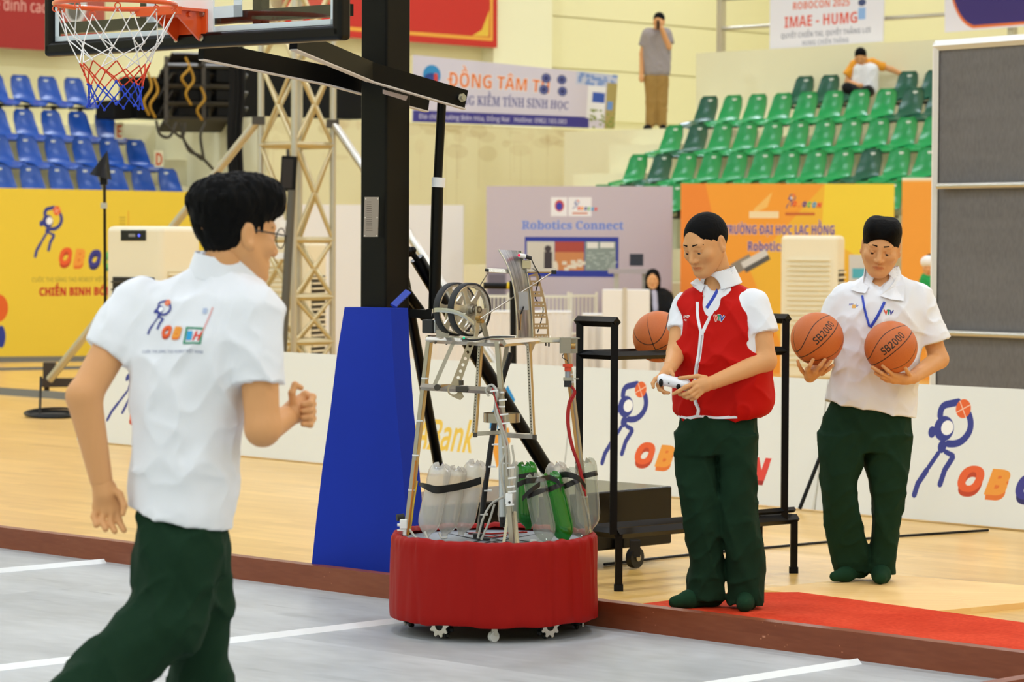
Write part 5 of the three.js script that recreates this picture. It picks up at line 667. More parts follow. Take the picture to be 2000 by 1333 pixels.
  // pressure bottles, base up
  { const prof = (() => { const N = 40, R0 = 0.046, L = 0.315, rows = [[0, 0.012], [0.012, 0.013], [0.02, 0.02], [0.036, 0.034], [0.055, 0.0425], [0.08, R0], [0.2, R0], [0.215, 0.044], [0.25, R0], [0.285, R0 * 0.98], [0.3, R0 * 0.88], [0.31, R0 * 0.66], [0.312, R0 * 0.3], [0.3, 0.002]], pos = [], ind = [];
      rows.forEach(([y, r], i) => { for (let j = 0; j <= N; j++) { const a = j / N * Math.PI * 2, pt = i > 8 ? Math.cos(5 * a) * [0, 0, 0, 0, 0, 0, 0, 0, 0, 0.02, 0.08, 0.2, 0.3, 0][i] : 0; pos.push(Math.cos(a) * r * (1 + pt * 0.5), y + (i > 9 ? pt * 0.04 : 0), Math.sin(a) * r * (1 + pt * 0.5)); } });
      for (let i = 0; i < rows.length - 1; i++) for (let j = 0; j < N; j++) { const a = i * (N + 1) + j; ind.push(a, a + N + 1, a + 1, a + 1, a + N + 1, a + N + 2); }
      const g = new THREE.BufferGeometry(); g.setAttribute('position', new THREE.Float32BufferAttribute(pos, 3)); g.setIndex(ind); g.computeVertexNormals(); return g; })();
    const haze = mat('#f1eee8', 0.18, 0, { transmission: 0.66, thickness: 0, specularIntensity: 1, clearcoat: 1, clearcoatRoughness: 0.04 }), clear = mat('#e4e6de', 0.1, 0, { transmission: 0.85, thickness: 0, clearcoat: 1, clearcoatRoughness: 0.03 }), green = mat('#37b23a', 0.1, 0, { transmission: 0.7, thickness: 0, clearcoat: 1, clearcoatRoughness: 0.03 });
    const band = mat('#16130f', 0.35);
    const put = (x0, y0, x1, y1, dz, m, lab, tapeY) => { const top = R(x0, y0, dz), bot = R(x1, y1, dz + 0.03), d = top.clone().sub(bot), s = d.length() / 0.315, q = new THREE.Quaternion().setFromUnitVectors(V(0, 1, 0), d.clone().normalize()); const b = part('bottle', prof, m, lab); b.position.copy(bot); b.quaternion.copy(q); b.scale.set(1.03, s, 1.03);
      if (tapeY) { const g = new THREE.CylinderGeometry(0.0468, 0.0468, 0.022, 28, 1, true); const k = part('tape_band', g, mat('#16130f', 0.35, 0, { side: THREE.DoubleSide }), null, b); k.position.y = tapeY; k.rotation.z = 0.2; } };
    const lh = 'hazy clear plastic bottle strapped base up', lc = 'clear plastic bottle strapped base up', lg = 'green plastic bottle strapped base up';
    put(862, 908, 832, 1050, 0.05, haze, lh); put(893, 914, 868, 1048, 0.0, haze, lh); put(930, 902, 900, 1046, -0.04, haze, lh);
    put(1000, 905, 992, 1040, -0.05, haze, lh); put(1027, 905, 1032, 1035, -0.05, green, lg, 0.255); put(1085, 906, 1096, 1040, -0.02, haze, lh, 0.26); put(1105, 918, 1140, 1056, 0.08, clear, lc, 0.25); put(1143, 898, 1152, 1040, -0.06, clear, lc, 0.245);
    put(1042, 928, 1070, 1064, 0.2, clear, lc, 0.235); put(1073, 926, 1106, 1062, 0.13, green, lg, 0.25);
    const strap = (l, w) => { const cv = new THREE.CatmullRomCurve3(l.map(([x, y, z]) => R(x, y, z))), N = 30, pos = [], ind = []; for (let i = 0; i <= N; i++) { const p = cv.getPoint(i / N), h = w(i / N); for (const [dy, dz] of [[-h, 0], [h, 0], [h, -0.002], [-h, -0.002]]) pos.push(p.x, p.y + dy, p.z + dz); } for (let i = 0; i < N; i++) for (let j = 0; j < 4; j++) { const a = i * 4 + j, b = i * 4 + (j + 1) % 4; ind.push(a, a + 4, b, b, a + 4, b + 4); } const g = new THREE.BufferGeometry(); g.setAttribute('position', new THREE.Float32BufferAttribute(pos, 3)); g.setIndex(ind); g.computeVertexNormals(); return g; };
    part('black_strap', strap([[818, 946, 0.06], [832, 951, 0.12], [850, 957, 0.13], [880, 954, 0.09], [910, 948, 0.05], [940, 939, 0.02]], (s) => 0.003 + 0.013 * Math.sin(Math.min(1, s * 1.6 + 0.12) * Math.PI * 0.62)), mat('#101010', 0.4, 0, { side: THREE.DoubleSide }), 'black rubber strap round the bottles');
    part('black_strap', [strap([[1010, 948, 0.2], [1030, 940, 0.26], [1052, 938, 0.24], [1075, 934, 0.2], [1092, 944, 0.2], [1096, 958, 0.2]], () => 0.011), strap([[1020, 975, 0.26], [1035, 960, 0.27], [1055, 946, 0.25]], () => 0.011), strap([[1085, 930, 0.1], [1110, 928, 0.16], [1130, 935, 0.16], [1144, 952, 0.13]], () => 0.012)], mat('#101010', 0.4, 0, { side: THREE.DoubleSide }), 'black rubber strap round the bottles');
    part('hose_tail', [cable([R(830, 1040, 0.12), R(838, 1055, 0.16), R(848, 1058, 0.16)], 0.005), cable([R(858, 1042, 0.1), R(864, 1052, 0.14), R(874, 1050, 0.14)], 0.005), cable([R(800, 1035, 0.05), R(812, 1050, 0.1), R(828, 1056, 0.14)], 0.005)], hose); }
  part('pressure_knob', [rod(R(775, 1012, 0.06), R(789, 1010, 0.05), 0.014)], rub, 'black regulator knob'); part('regulator', [box(0.03, 0.04, 0.025, ...R(788, 1024, 0.06).toArray(), 0, 0.004), rod(R(776, 1026, 0.06), R(784, 1026, 0.06), 0.006), rod(R(790, 1046, 0.06), R(790, 1032, 0.06), 0.008), box(0.03, 0.006, 0.02, ...R(783, 1036, 0.06).toArray())], tie, 'white pneumatic regulator');
  part('leg_wire', [cable([R(812, 900, 0.02), R(806, 960, 0.03), R(800, 1010, 0.03), R(795, 1046, 0.04)], 0.004)], mat('#c8761e', 0.5)); part('leg_wire', [cable([R(815, 940, 0.02), R(808, 985, 0.035), R(802, 1030, 0.035), R(796, 1048, 0.04)], 0.003)], mat('#d8b02a', 0.5));
}

// ------------------------------------------------------------------ people
const skinMat = mat('#dca069', 0.5, 0, { vertexColors: true, specularIntensity: 0.6 }), hairMat = mat('#050403', 0.7, 0, { specularIntensity: 0.25 }), whiteCloth = mat('#eeeff2', 0.8), trouserMat = mat('#17311f', 0.88, 0, { specularIntensity: 0.3 }), sockMat = mat('#1b3a25', 0.9, 0, { specularIntensity: 0.25 }), eyeWhite = mat('#e6ddd4', 0.25), irisMat = mat('#1a0f0a', 0.2), redCloth = mat('#bf1006', 0.7, 0, { specularIntensity: 0.3 });
const lidMat = mat('#d3955f', 0.55, 0, { specularIntensity: 0.6 });
const paint = (g, fn) => { const p = g.attributes.position, c = new Float32Array(p.count * 3); for (let i = 0; i < p.count; i++) c.set(fn ? fn(p.getX(i), p.getY(i), p.getZ(i)) : [1, 1, 1], i * 3); g.setAttribute('color', new THREE.BufferAttribute(c, 3)); return g; };
const join = (list) => mergeGeometries(list.map((g) => { const n = g.clone(); n.deleteAttribute('uv'); return n; }));
const ridge = (n) => { const r = 1 - Math.abs(n); return r * r * r; };
const shirtFold = (amp, s = 1) => (x, y, z) => amp * (0.45 - ridge(noise3(x * 8 * s + y * 5, y * 6 * s - x * 7, z * 8 * s)) - 0.5 * ridge(noise3(x * 17 * s - y * 9, y * 15 * s + x * 6, z * 15 * s + 4)));
const trouserFold = (amp) => (x, y, z) => amp * (0.6 - ridge(noise3(x * 9 + y * 3, y * 5 + x * 6, z * 9)) - 0.6 * ridge(noise3(x * 14 - y * 8, y * 12, z * 14 + 7)) - 0.15 * ridge(noise3(x * 20 + y * 14, y * 22 - x * 12, z * 20 + 3)));
// a head: skin, hair, eyes and brows; pose = rotation, s = size, style = hair
function headOf(c, pitch, yaw, roll, s, style, lids = 1) {
  const q = new THREE.Quaternion().setFromEuler(new THREE.Euler(pitch, yaw, roll, 'YXZ')), T = (x, y, z) => V(x, y, z).multiplyScalar(s).applyQuaternion(q).add(c), iq = q.clone().invert();
  const E = (x, y, z, a, b, d, k, o) => egg(T(x, y, z), a * s, b * s, d * s, k * s, q, o), K = (a, b, ra, rb, k, o) => cone(T(...a), T(...b), ra * s, rb * s, k * s, o);
  const p = [E(0, 0.035, -0.012, 0.075, 0.086, 0.094, 0.01), E(0, -0.03, 0.026, 0.06, 0.08, 0.06, 0.04)];
  for (const m of [-1, 1]) p.push(K([m * 0.054, -0.035, 0.0], [m * 0.022, -0.092, 0.058], 0.02, 0.016, 0.03), E(m * 0.043, -0.02, 0.058, 0.022, 0.018, 0.018, 0.025));
  p.push(E(0, -0.096, 0.066, 0.02, 0.015, 0.016, 0.02), K([-0.034, 0.026, 0.073], [0.034, 0.026, 0.073], 0.011, 0.011, 0.02));
  for (const m of [-1, 1]) p.push(E(m * 0.031, 0.004, 0.095, 0.018, 0.010, 0.012, 0.016, { sub: true }));
  for (const m of [-1, 1]) p.push(E(m * 0.031, 0.003, 0.072, 0.0155, 0.0125, 0.0125, 0.004), K([m * 0.018, 0.012, 0.084], [m * 0.044, 0.011, 0.077], 0.0045, 0.0035, 0.006));
  p.push(K([0, 0.018, 0.082], [0, -0.03, 0.103], 0.007, 0.0105, 0.014)); for (const m of [-1, 1]) p.push(E(m * 0.013, -0.034, 0.09, 0.009, 0.0075, 0.011, 0.008)); p.push(E(0, -0.035, 0.099, 0.009, 0.007, 0.009, 0.008));
  for (const m of [-1, 1]) p.push(E(m * 0.007, -0.042, 0.097, 0.0035, 0.003, 0.005, 0.003, { sub: true }));
  p.push(K([-0.021, -0.0625, 0.077], [0, -0.059, 0.0845], 0.004, 0.0062, 0.009), K([0.021, -0.0625, 0.077], [0, -0.059, 0.0845], 0.004, 0.0062, 0.009), K([-0.012, -0.0705, 0.079], [0.012, -0.0705, 0.079], 0.006, 0.006, 0.009), K([-0.021, -0.0645, 0.087], [0.021, -0.0645, 0.087], 0.0022, 0.0022, 0.004, { sub: true }));
  for (const m of [-1, 1]) p.push(E(m * 0.077, 0.003, -0.01, 0.008, 0.031, 0.018, 0.008), E(m * 0.081, -0.02, -0.003, 0.006, 0.012, 0.01, 0.006), E(m * 0.086, 0.006, -0.008, 0.006, 0.018, 0.009, 0.005, { sub: true }));
  const w = V(0, 0, 0), skin = paint(solid(p, 0.0031 * s), (x, y, z) => { w.set(x, y, z).sub(c).applyQuaternion(iq).divideScalar(s); const lip = Math.abs(w.x) < 0.023 && w.z > 0.07 && ((w.y + 0.0645) / (0.0095 - Math.abs(w.x) * 0.25)) ** 2 < 1 ? 1 : 0; return lip ? [0.86, 0.62, 0.58] : [1, 1, 1]; });
  const h = []; const below = cut(T(0, -0.008, 0.034), V(0, -0.93, 0.37).applyQuaternion(q));
  if (style === 'buzz') h.push(E(0, 0.037, -0.014, 0.078, 0.089, 0.097, 0.01), E(0, 0.008, 0.104, 0.064, 0.082, 0.066, 0.004, { sub: true }), below);
  if (style === 'flat') h.push(E(0, 0.04, -0.012, 0.079, 0.092, 0.099, 0.01), E(-0.036, 0.088, 0.012, 0.042, 0.05, 0.076, 0.03), E(0.036, 0.088, 0.012, 0.042, 0.05, 0.076, 0.03), E(0, -0.012, 0.112, 0.1, 0.08, 0.066, 0.003, { sub: true }), below, cut(T(0, 0.136, 0), V(0, 1, 0.06).applyQuaternion(q)));
  if (style === 'mop') h.push(E(0, 0.036, -0.015, 0.0785, 0.09, 0.098, 0.01), E(0, 0.0, 0.105, 0.062, 0.06, 0.066, 0.004, { sub: true }), below, E(0, 0.08, -0.028, 0.094, 0.07, 0.1, 0.02), E(0, 0.103, 0.04, 0.08, 0.05, 0.066, 0.04), E(-0.03, 0.092, 0.066, 0.05, 0.036, 0.04, 0.03));
  if (style === 'short') h.push(E(0, 0.045, -0.014, 0.081, 0.09, 0.1, 0.01), E(0, -0.01, 0.105, 0.066, 0.068, 0.062, 0.004, { sub: true }), below);
  if (style === 'long') h.push(E(0, 0.035, -0.02, 0.088, 0.096, 0.1, 0.01), K([0, -0.02, -0.06], [0, -0.2, -0.06], 0.075, 0.06, 0.04), K([-0.07, 0, 0], [-0.075, -0.16, 0.01], 0.025, 0.02, 0.03), K([0.07, 0, 0], [0.075, -0.16, 0.01], 0.025, 0.02, 0.03), E(0, -0.03, 0.105, 0.055, 0.085, 0.07, 0.006, { sub: true }));
  const hair = solid(h, 0.0034 * s, style === 'mop' ? (x, y, z) => 0.006 * noise3(x * 60, y * 25, z * 60) + 0.004 * noise3(x * 140, y * 50, z * 140) : (x, y, z) => 0.0012 * noise3(x * 220, y * 120, z * 220));
  return { skin, hair, T, q, s, add(t) {
    mesh('hair', hair, hairMat, t);
    for (const m of [-1, 1]) { const at = (x, y, z) => T(m * 0.031 + x, y, z), put = (g, x, y, z, ex = 0) => g.applyQuaternion(new THREE.Quaternion().setFromEuler(new THREE.Euler(ex, m * 0.22, 0)).premultiply(q)).translate(...at(x, y, z).toArray());
      mesh('eye', put(new THREE.SphereGeometry(0.0125 * s, 18, 12).scale(1.12, 1, 1), 0, 0.001, 0.0725), eyeWhite, t); mesh('iris', put(new THREE.SphereGeometry(0.0062 * s, 12, 10).scale(1, 1, 0.6), -0.001, -0.0035, 0.0825), irisMat, t);
      mesh('eyelid', put(new THREE.SphereGeometry(0.0136 * s, 18, 10, 0, Math.PI * 2, 0, 1.45).scale(1.14, 1, 1), 0, 0.001, 0.0725, 0.16 + 0.2 * lids), lidMat, t); mesh('eyelid', put(new THREE.SphereGeometry(0.0134 * s, 18, 10, 0, Math.PI * 2, 0, 1.15).rotateX(Math.PI).scale(1.14, 1, 1), 0, 0.001, 0.0725, 0.1), lidMat, t);
      mesh('eyebrow', [rod(T(m * 0.013, 0.0285, 0.0885), T(m * 0.034, 0.0315, 0.083), 0.0036 * s, 0.0038 * s, 6), rod(T(m * 0.034, 0.0315, 0.083), T(m * 0.052, 0.0255, 0.067), 0.0038 * s, 0.0018 * s, 6)], hairMat, t); }
  } };
}
// finger chains: each a list of [px, py, dz]
const fingers = (J, list, r = 0.0092) => list.flatMap((l) => l.slice(1).map((p, i) => cone(J(...l[i]), J(...p), r * (1 - i * 0.09), r * (1 - (i + 1) * 0.09), 0.005)));
function onMesh(m, px, py, lift = 0.003) { m.updateWorldMatrix(true, false); const d = ray(px, py).normalize(), rc = new THREE.Raycaster(camera.position, d), side = m.material.side; m.material.side = THREE.DoubleSide; const h = rc.intersectObject(m, false)[0]; m.material.side = side; return h ? h.point.addScaledVector(d, -lift) : null; }
function ribbon(m, pts, w, o, lift = 0.002, n = 24) {      // a flat strip laid on a garment
  const cv = new THREE.CatmullRomCurve3(pts.map(([x, y]) => V(x, y, 0))), P3 = []; for (let i = 0; i <= n; i++) { const c = cv.getPoint(i / n), h = onMesh(m, c.x, c.y, lift); if (h) P3.push(h.sub(o)); }
  if (P3.length < 2) return null; const pos = [], ind = []; P3.forEach((p, i) => { const a = P3[Math.max(0, i - 1)], b = P3[Math.min(P3.length - 1, i + 1)], d = b.clone().sub(a).normalize(), sd = d.clone().cross(V(0, 0, 1)).normalize().multiplyScalar(w / 2); for (const [s, dz] of [[-1, 0], [1, 0], [1, -0.004], [-1, -0.004]]) pos.push(p.x + sd.x * s, p.y + sd.y * s, p.z + sd.z * s + dz); });
  for (let i = 0; i < P3.length - 1; i++) for (let j = 0; j < 4; j++) { const a = i * 4 + j, b = i * 4 + (j + 1) % 4; ind.push(a, b, a + 4, b, b + 4, a + 4); }
  const g = new THREE.BufferGeometry(); g.setAttribute('position', new THREE.Float32BufferAttribute(pos, 3)); g.setIndex(ind); g.computeVertexNormals(); return g;
}
function patch(m, o, px, py, w, h, lift = 0.0015, nx = 14, ny = 12) {   // a transfer print w x h metres, pressed on the cloth round one anchor point: laid out along the surface, in the garment's own directions
  const c = onMesh(m, px, py, 0); m.updateWorldMatrix(true, false);
  const p = m.geometry.attributes.position, nn = m.geometry.attributes.normal, ix = m.geometry.index.array, off = m.getWorldPosition(V(0, 0, 0)), n = V(0, 0, 0), q = V(0, 0, 0), R = Math.hypot(w, h) * 0.75 + 0.03, near = [];
  for (let i = 0; i < p.count; i++) { q.fromBufferAttribute(p, i).add(off); if (q.distanceTo(c) < Math.max(w, h) * 0.45) n.add(V(nn.getX(i), nn.getY(i), nn.getZ(i))); }
  n.normalize(); for (let i = 0; i < ix.length; i += 3) { q.fromBufferAttribute(p, ix[i]).add(off); if (q.distanceTo(c) < R) near.push(ix[i], ix[i + 1], ix[i + 2]); }
  const lg = new THREE.BufferGeometry(); lg.setAttribute('position', p); lg.setIndex(near); const lm = new THREE.Mesh(lg, new THREE.MeshBasicMaterial({ side: THREE.DoubleSide })); lm.position.copy(off); lm.updateMatrixWorld(true);
  const up = V(0, 1, 0).addScaledVector(n, -n.y).normalize(), rt = up.clone().cross(n), inward = n.clone().negate(), grid = [], rc = new THREE.Raycaster();
  for (let j = 0; j <= ny; j++) { const rowP = []; for (let i = 0; i <= nx; i++) { const s = c.clone().addScaledVector(rt, (i / nx - 0.5) * w).addScaledVector(up, (0.5 - j / ny) * h).addScaledVector(n, 0.1); rc.set(s, inward); const hit = rc.intersectObject(lm, false)[0]; rowP.push((hit ? hit.point : s.addScaledVector(n, -0.1)).addScaledVector(n, lift)); } grid.push(rowP); }
  const pos = [], uv = [], ind = [], ci = nx >> 1, cj = ny >> 1;
  for (let j = 0; j <= ny; j++) for (let i = 0; i <= nx; i++) { let a = 0, b = 0; for (let k = Math.min(i, ci); k < Math.max(i, ci); k++) a += grid[j][k].distanceTo(grid[j][k + 1]); for (let k = Math.min(j, cj); k < Math.max(j, cj); k++) b += grid[k][i].distanceTo(grid[k + 1][i]);
    const g = grid[j][i]; pos.push(g.x - o.x, g.y - o.y, g.z - o.z); uv.push(0.5 + Math.sign(i - ci) * a / w, 0.5 - Math.sign(j - cj) * b / h); }
  for (let j = 0; j < ny; j++) for (let i = 0; i < nx; i++) { const a = j * (nx + 1) + i; ind.push(a, a + nx + 1, a + 1, a + 1, a + nx + 1, a + nx + 2); }
  const g = new THREE.BufferGeometry(); g.setAttribute('position', new THREE.Float32BufferAttribute(pos, 3)); g.setAttribute('uv', new THREE.Float32BufferAttribute(uv, 2)); g.setIndex(ind); g.computeVertexNormals(); return g;
}
function flap(m, o, pts, lift, th = 0.004) {                     // a collar leaf: outline laid over the cloth with its own thickness
  const P3 = pts.map(([x, y, l]) => (onMesh(m, x, y, l ?? lift) ?? P(x, y, -m.getWorldPosition(V(0, 0, 0)).z)).sub(o)), c = P3.reduce((a, p) => a.add(p), V(0, 0, 0)).divideScalar(P3.length), pos = [], ind = []; c.z += 0.003;
  const n = P3.length; for (const dz of [0, -th]) { for (const p of P3) pos.push(p.x, p.y, p.z + dz); pos.push(c.x, c.y, c.z + dz); }
  for (let i = 0; i < n; i++) { const j = (i + 1) % n; ind.push(i, n, j, n + 1 + i, n + 1 + j, n + 1 + n, i, j, n + 1 + i, j, n + 1 + j, n + 1 + i); }
  const g = new THREE.BufferGeometry(); g.setAttribute('position', new THREE.Float32BufferAttribute(pos, 3)); g.setIndex(ind); const f = g.toNonIndexed(); f.computeVertexNormals(); return f;
}
// a folded polo collar: a flared ring round the neck, open at the front
function collarRing(a, b, ra, rb, front, open) { const d = b.clone().sub(a).normalize(); return solid([cone(a, b, ra, rb, 0.004, { flat: true }), cone(a.clone().addScaledVector(d, -0.1), b.clone().addScaledVector(d, 0.05), ra - 0.009 + (ra - rb) * 1.2, rb - 0.012, 0.002, { sub: true }), cut(a.clone().addScaledVector(d, -0.004), d.clone().negate()), cone(a.clone().addScaledVector(front, 0.05).addScaledVector(d, -0.02), a.clone().addScaledVector(front, 0.14).addScaledVector(d, 0.03), open * 0.6, open, 0.003, { sub: true })], 0.003); }
const printMat = (w, h, draw) => mat('#ffffff', 0.75, 0, { map: canvasTex(w, h, draw), transparent: true, side: THREE.DoubleSide });
const vtvDraw = (bg) => (g) => { g.lineJoin = 'miter'; const st = (c, w, l) => { g.strokeStyle = c; g.lineWidth = w; g.beginPath(); l.forEach(([x, y], i) => (i ? g.lineTo(x, y) : g.moveTo(x, y))); g.stroke(); }; const all = (w, k) => { st(k ?? '#e5502a', w, [[12, 12], [30, 50], [46, 14]]); st(k ?? '#17936a', w, [[44, 16], [76, 16]]); st(k ?? '#17936a', w, [[62, 14], [58, 54]]); st(k ?? '#3a3f9c', w, [[78, 14], [86, 50], [116, 16]]); }; if (bg) all(20, '#f4efe8'); all(12); };
const figure = (root, Z) => { const J = (px, py, dz = 0) => P(px, py, Z - dz).sub(root), row = (py, xl, xr, dz, rz) => { const a = J(xl, py, dz), b = J(xr, py, dz); return { y: (a.y + b.y) / 2, x: (a.x + b.x) / 2, z: a.z, rx: (b.x - a.x) / 2, rz }; }; return { J, row }; };
const shrink = (rows, k) => rows.map((r) => ({ ...r, rx: r.rx * k, rz: r.rz * k }));

// ---- man in the red vest
{
  const Z = 12.2, root = P(1400, 475, Z).setY(0.09), { J, row } = figure(root, Z), t = thing('person', 'person in a red vest over a white polo looking down at a game controller', 'person', root);
  const torso = [row(552, 1375, 1432, -0.02, 0.05), row(562, 1352, 1458, -0.02, 0.07), row(578, 1333, 1484, -0.01, 0.088), row(600, 1322, 1500, 0, 0.108), row(640, 1317, 1508, 0.01, 0.122), row(690, 1314, 1509, 0.02, 0.128), row(740, 1312, 1507, 0.02, 0.13), row(780, 1311, 1510, 0.01, 0.135), row(803, 1314, 1503, 0.01, 0.134), row(817, 1326, 1485, 0.01, 0.12)];
  const head = headOf(J(1379, 479, 0.03), 0.36, -0.78, 0.03, 1.06, 'buzz');
  const sL = J(1478, 598, 0.06), eL = J(1496, 705, 0.12), wL = J(1392, 748, 0.25), sR = J(1338, 598, -0.05), eR = J(1322, 690, 0.03), wR = J(1309, 718, 0.2);
  const legA = [J(1358, 840, 0.0), J(1368, 1000, 0.02), J(1382, 1150, -0.02)], legB = [J(1440, 840, 0.03), J(1452, 1000, 0.05), J(1464, 1158, 0.02)];
  const body = [loft(shrink(torso, 0.8), 0.02, 0.25), cone(J(1408, 568, -0.03), head.T(0, -0.055, -0.02), 0.06, 0.057, 0.03), cone(sL, eL, 0.05, 0.043, 0.02), cone(eL, wL, 0.044, 0.029, 0.015), cone(sR, eR, 0.05, 0.042, 0.02), cone(eR, wR, 0.042, 0.029, 0.015), cone(legA[0], legA[1], 0.058, 0.042, 0.03), cone(legA[1], legA[2], 0.042, 0.032, 0.03), cone(legB[0], legB[1], 0.058, 0.042, 0.03), cone(legB[1], legB[2], 0.042, 0.032, 0.03)];
  const handL = [cone(wL, J(1372, 752, 0.27), 0.029, 0.026, 0.01), cone(J(1378, 746, 0.27), J(1356, 749, 0.285), 0.016, 0.013, 0.012), cone(J(1378, 752, 0.275), J(1360, 758, 0.29), 0.016, 0.013, 0.012), cone(J(1380, 758, 0.27), J(1366, 766, 0.285), 0.015, 0.012, 0.012), ...fingers(J, [[[1378, 738, 0.265], [1362, 735, 0.27], [1346, 737, 0.275], [1327, 739, 0.275]], [[1356, 749, 0.29], [1338, 757, 0.305], [1325, 765, 0.305], [1315, 770, 0.295]], [[1360, 757, 0.295], [1346, 767, 0.305], [1335, 771, 0.3], [1327, 771, 0.285]], [[1364, 763, 0.29], [1352, 773, 0.3], [1342, 777, 0.295], [1335, 775, 0.28]], [[1369, 768, 0.285], [1359, 777, 0.29], [1351, 780, 0.285], [1345, 777, 0.27]]], 0.0098)];
  const handR = [cone(wR, J(1302, 728, 0.225), 0.028, 0.024, 0.01), cone(J(1304, 722, 0.22), J(1292, 733, 0.245), 0.016, 0.013, 0.012), cone(J(1306, 732, 0.22), J(1294, 744, 0.24), 0.016, 0.012, 0.012), ...fingers(J, [[[1308, 720, 0.225], [1311, 727, 0.245], [1315, 733, 0.255]], [[1292, 733, 0.25], [1280, 741, 0.265], [1275, 749, 0.275], [1276, 757, 0.28]], [[1290, 742, 0.245], [1285, 752, 0.255], [1288, 761, 0.265], [1296, 765, 0.27]], [[1293, 748, 0.24], [1291, 759, 0.25], [1297, 767, 0.262], [1306, 768, 0.27]]], 0.0094)];
  mesh('body', join([paint(solid(body, 0.009)), head.skin, paint(solid(handL, 0.0028)), paint(solid(handR, 0.0028))]), skinMat, t); head.add(t);
  // polo shirt: sleeves, yoke and hem under the vest
  const shirt = mesh('polo_shirt', solid([loft(shrink(torso.slice(0, 8), 0.93), 0.02, 0.25), cone(sL.clone().add(V(-0.01, 0.005, 0)), J(1487, 652, 0.08), 0.066, 0.073, 0.02, { flat: true }), cone(sR, J(1331, 645, -0.01), 0.056, 0.06, 0.02, { flat: true }), cone(J(1410, 580, -0.02), J(1402, 545, -0.015), 0.075, 0.068, 0.02, { flat: true }), cone(J(1398, 552, 0.03), J(1382, 576, 0.12), 0.034, 0.012, 0.008, { sub: true }), cone(J(1402, 550, -0.01), J(1398, 530, -0.0), 0.06, 0.062, 0.006, { sub: true })], 0.0055, shirtFold(0.006)), whiteCloth, t); shirt.userData.label = 'white polo shirt';
  const vest = mesh('vest', solid([loft(torso, 0.02, 0.25, { e: 2.5 }), cone(sL.clone().add(V(0.03, 0.0, 0.01)), J(1486, 665, 0.13), 0.066, 0.062, 0.008, { sub: true }), cone(sR.clone().add(V(-0.035, 0, 0.01)), J(1312, 650, 0.03), 0.05, 0.05, 0.008, { sub: true }), cone(J(1408, 556, -0.02), J(1402, 530, 0.0), 0.074, 0.08, 0.006, { sub: true }), cone(J(1398, 556, 0.06), J(1369, 648, 0.17), 0.062, 0.006, 0.006, { sub: true })], 0.0055, shirtFold(0.013, 0.85)), redCloth, t); vest.userData.label = 'bright red zip vest';
  const trim = (pts, w, name = 'vest_trim', l = 'white binding') => { const g = ribbon(vest, pts, w, root, 0.002, 40); if (g) mesh(name, g, whiteCloth, t).userData.label = l; };
  trim([[1371, 650], [1367, 690], [1361, 725], [1359, 760], [1360, 785], [1366, 800], [1364, 814]], 0.022); trim([[1324, 812], [1345, 817], [1365, 813], [1400, 816], [1440, 815]], 0.012); trim([[1362, 590], [1363, 620], [1369, 650]], 0.012); trim([[1404, 585], [1392, 610], [1379, 635], [1371, 652]], 0.014);
  const zip = ribbon(vest, [[1371, 655], [1366, 695], [1361, 725], [1359, 760], [1361, 785], [1367, 800]], 0.004, root, 0.004, 40); if (zip) mesh('zip', zip, mat('#b9b6bd', 0.4, 0.3), t);
  mesh('collar', [flap(shirt, root, [[1418, 545, 0.014], [1432, 546, 0.014], [1413, 569, 0.016], [1398, 562, 0.014], [1406, 550, 0.012]], 0.012), flap(shirt, root, [[1362, 543, 0.012], [1348, 553, 0.02], [1355, 561, 0.02], [1370, 572, 0.018], [1376, 558, 0.01]], 0.014), collarRing(J(1409, 560, -0.02), J(1401, 527, -0.015), 0.088, 0.072, V(-0.6, -0.1, 0.8), 0.06)], whiteCloth, t);
  { const b = mat('#2540b8', 0.5); const g = [ribbon(shirt, [[1402, 566], [1392, 584], [1380, 602]], 0.013, root, 0.004), ribbon(shirt, [[1366, 572], [1365, 598], [1366, 622]], 0.006, root, 0.004)].filter(Boolean); if (g.length) mesh('lanyard', g, b, t).userData.label = 'blue lanyard'; const bt = onMesh(shirt, 1374, 579, 0.003); if (bt) mesh('button', disc(bt.sub(root), V(0, 0, 1), 0.005, 0.003, 12), mat('#d8d0c8', 0.4), t); }
  mesh('chest_logo', patch(vest, root, 1405, 621, 0.054, 0.036), printMat(128, 64, vtvDraw('#c4180f')), t).userData.label = 'small orange, green and blue VTV emblem';
  mesh('chest_logo', patch(vest, root, 1340, 622, 0.045, 0.03), printMat(96, 64, (g) => { text(g, 'FPT', 8, 30, 30, '#f6ece4', { italic: true, sx: 1 }); g.strokeStyle = '#f6ece4'; g.lineWidth = 5; g.strokeRect(66, 6, 22, 22); text(g, 'Play', 24, 56, 22, '#f6ece4'); }), t);
  const leg = (rows, k = 0.02) => loft(rows, k, 0);
  const tr = solid([leg([row(806, 1330, 1478, 0.01, 0.11), row(850, 1322, 1479, 0.01, 0.115), row(885, 1321, 1478, 0.01, 0.108)], 0.01), leg([row(850, 1322, 1405, 0, 0.105), row(900, 1320, 1402, 0, 0.1), row(960, 1326, 1405, 0.01, 0.093), row(1020, 1335, 1410, 0.01, 0.085), row(1080, 1345, 1414, 0, 0.082), row(1140, 1344, 1415, -0.01, 0.084), row(1174, 1344, 1413, -0.01, 0.082)], 0.025), leg([row(850, 1398, 1479, 0.03, 0.105), row(900, 1400, 1479, 0.03, 0.1), row(960, 1405, 1476, 0.04, 0.093), row(1020, 1408, 1480, 0.04, 0.085), row(1080, 1416, 1489, 0.03, 0.083), row(1140, 1420, 1494, 0.02, 0.085), row(1178, 1424, 1493, 0.02, 0.083)], 0.012)], 0.007, trouserFold(0.013)); mesh('trousers', tr, trouserMat, t);
  const g0 = 0.028, F0 = (px, dz, y = g0) => { const p = J(px, 1200, dz); p.y = y; return p; };
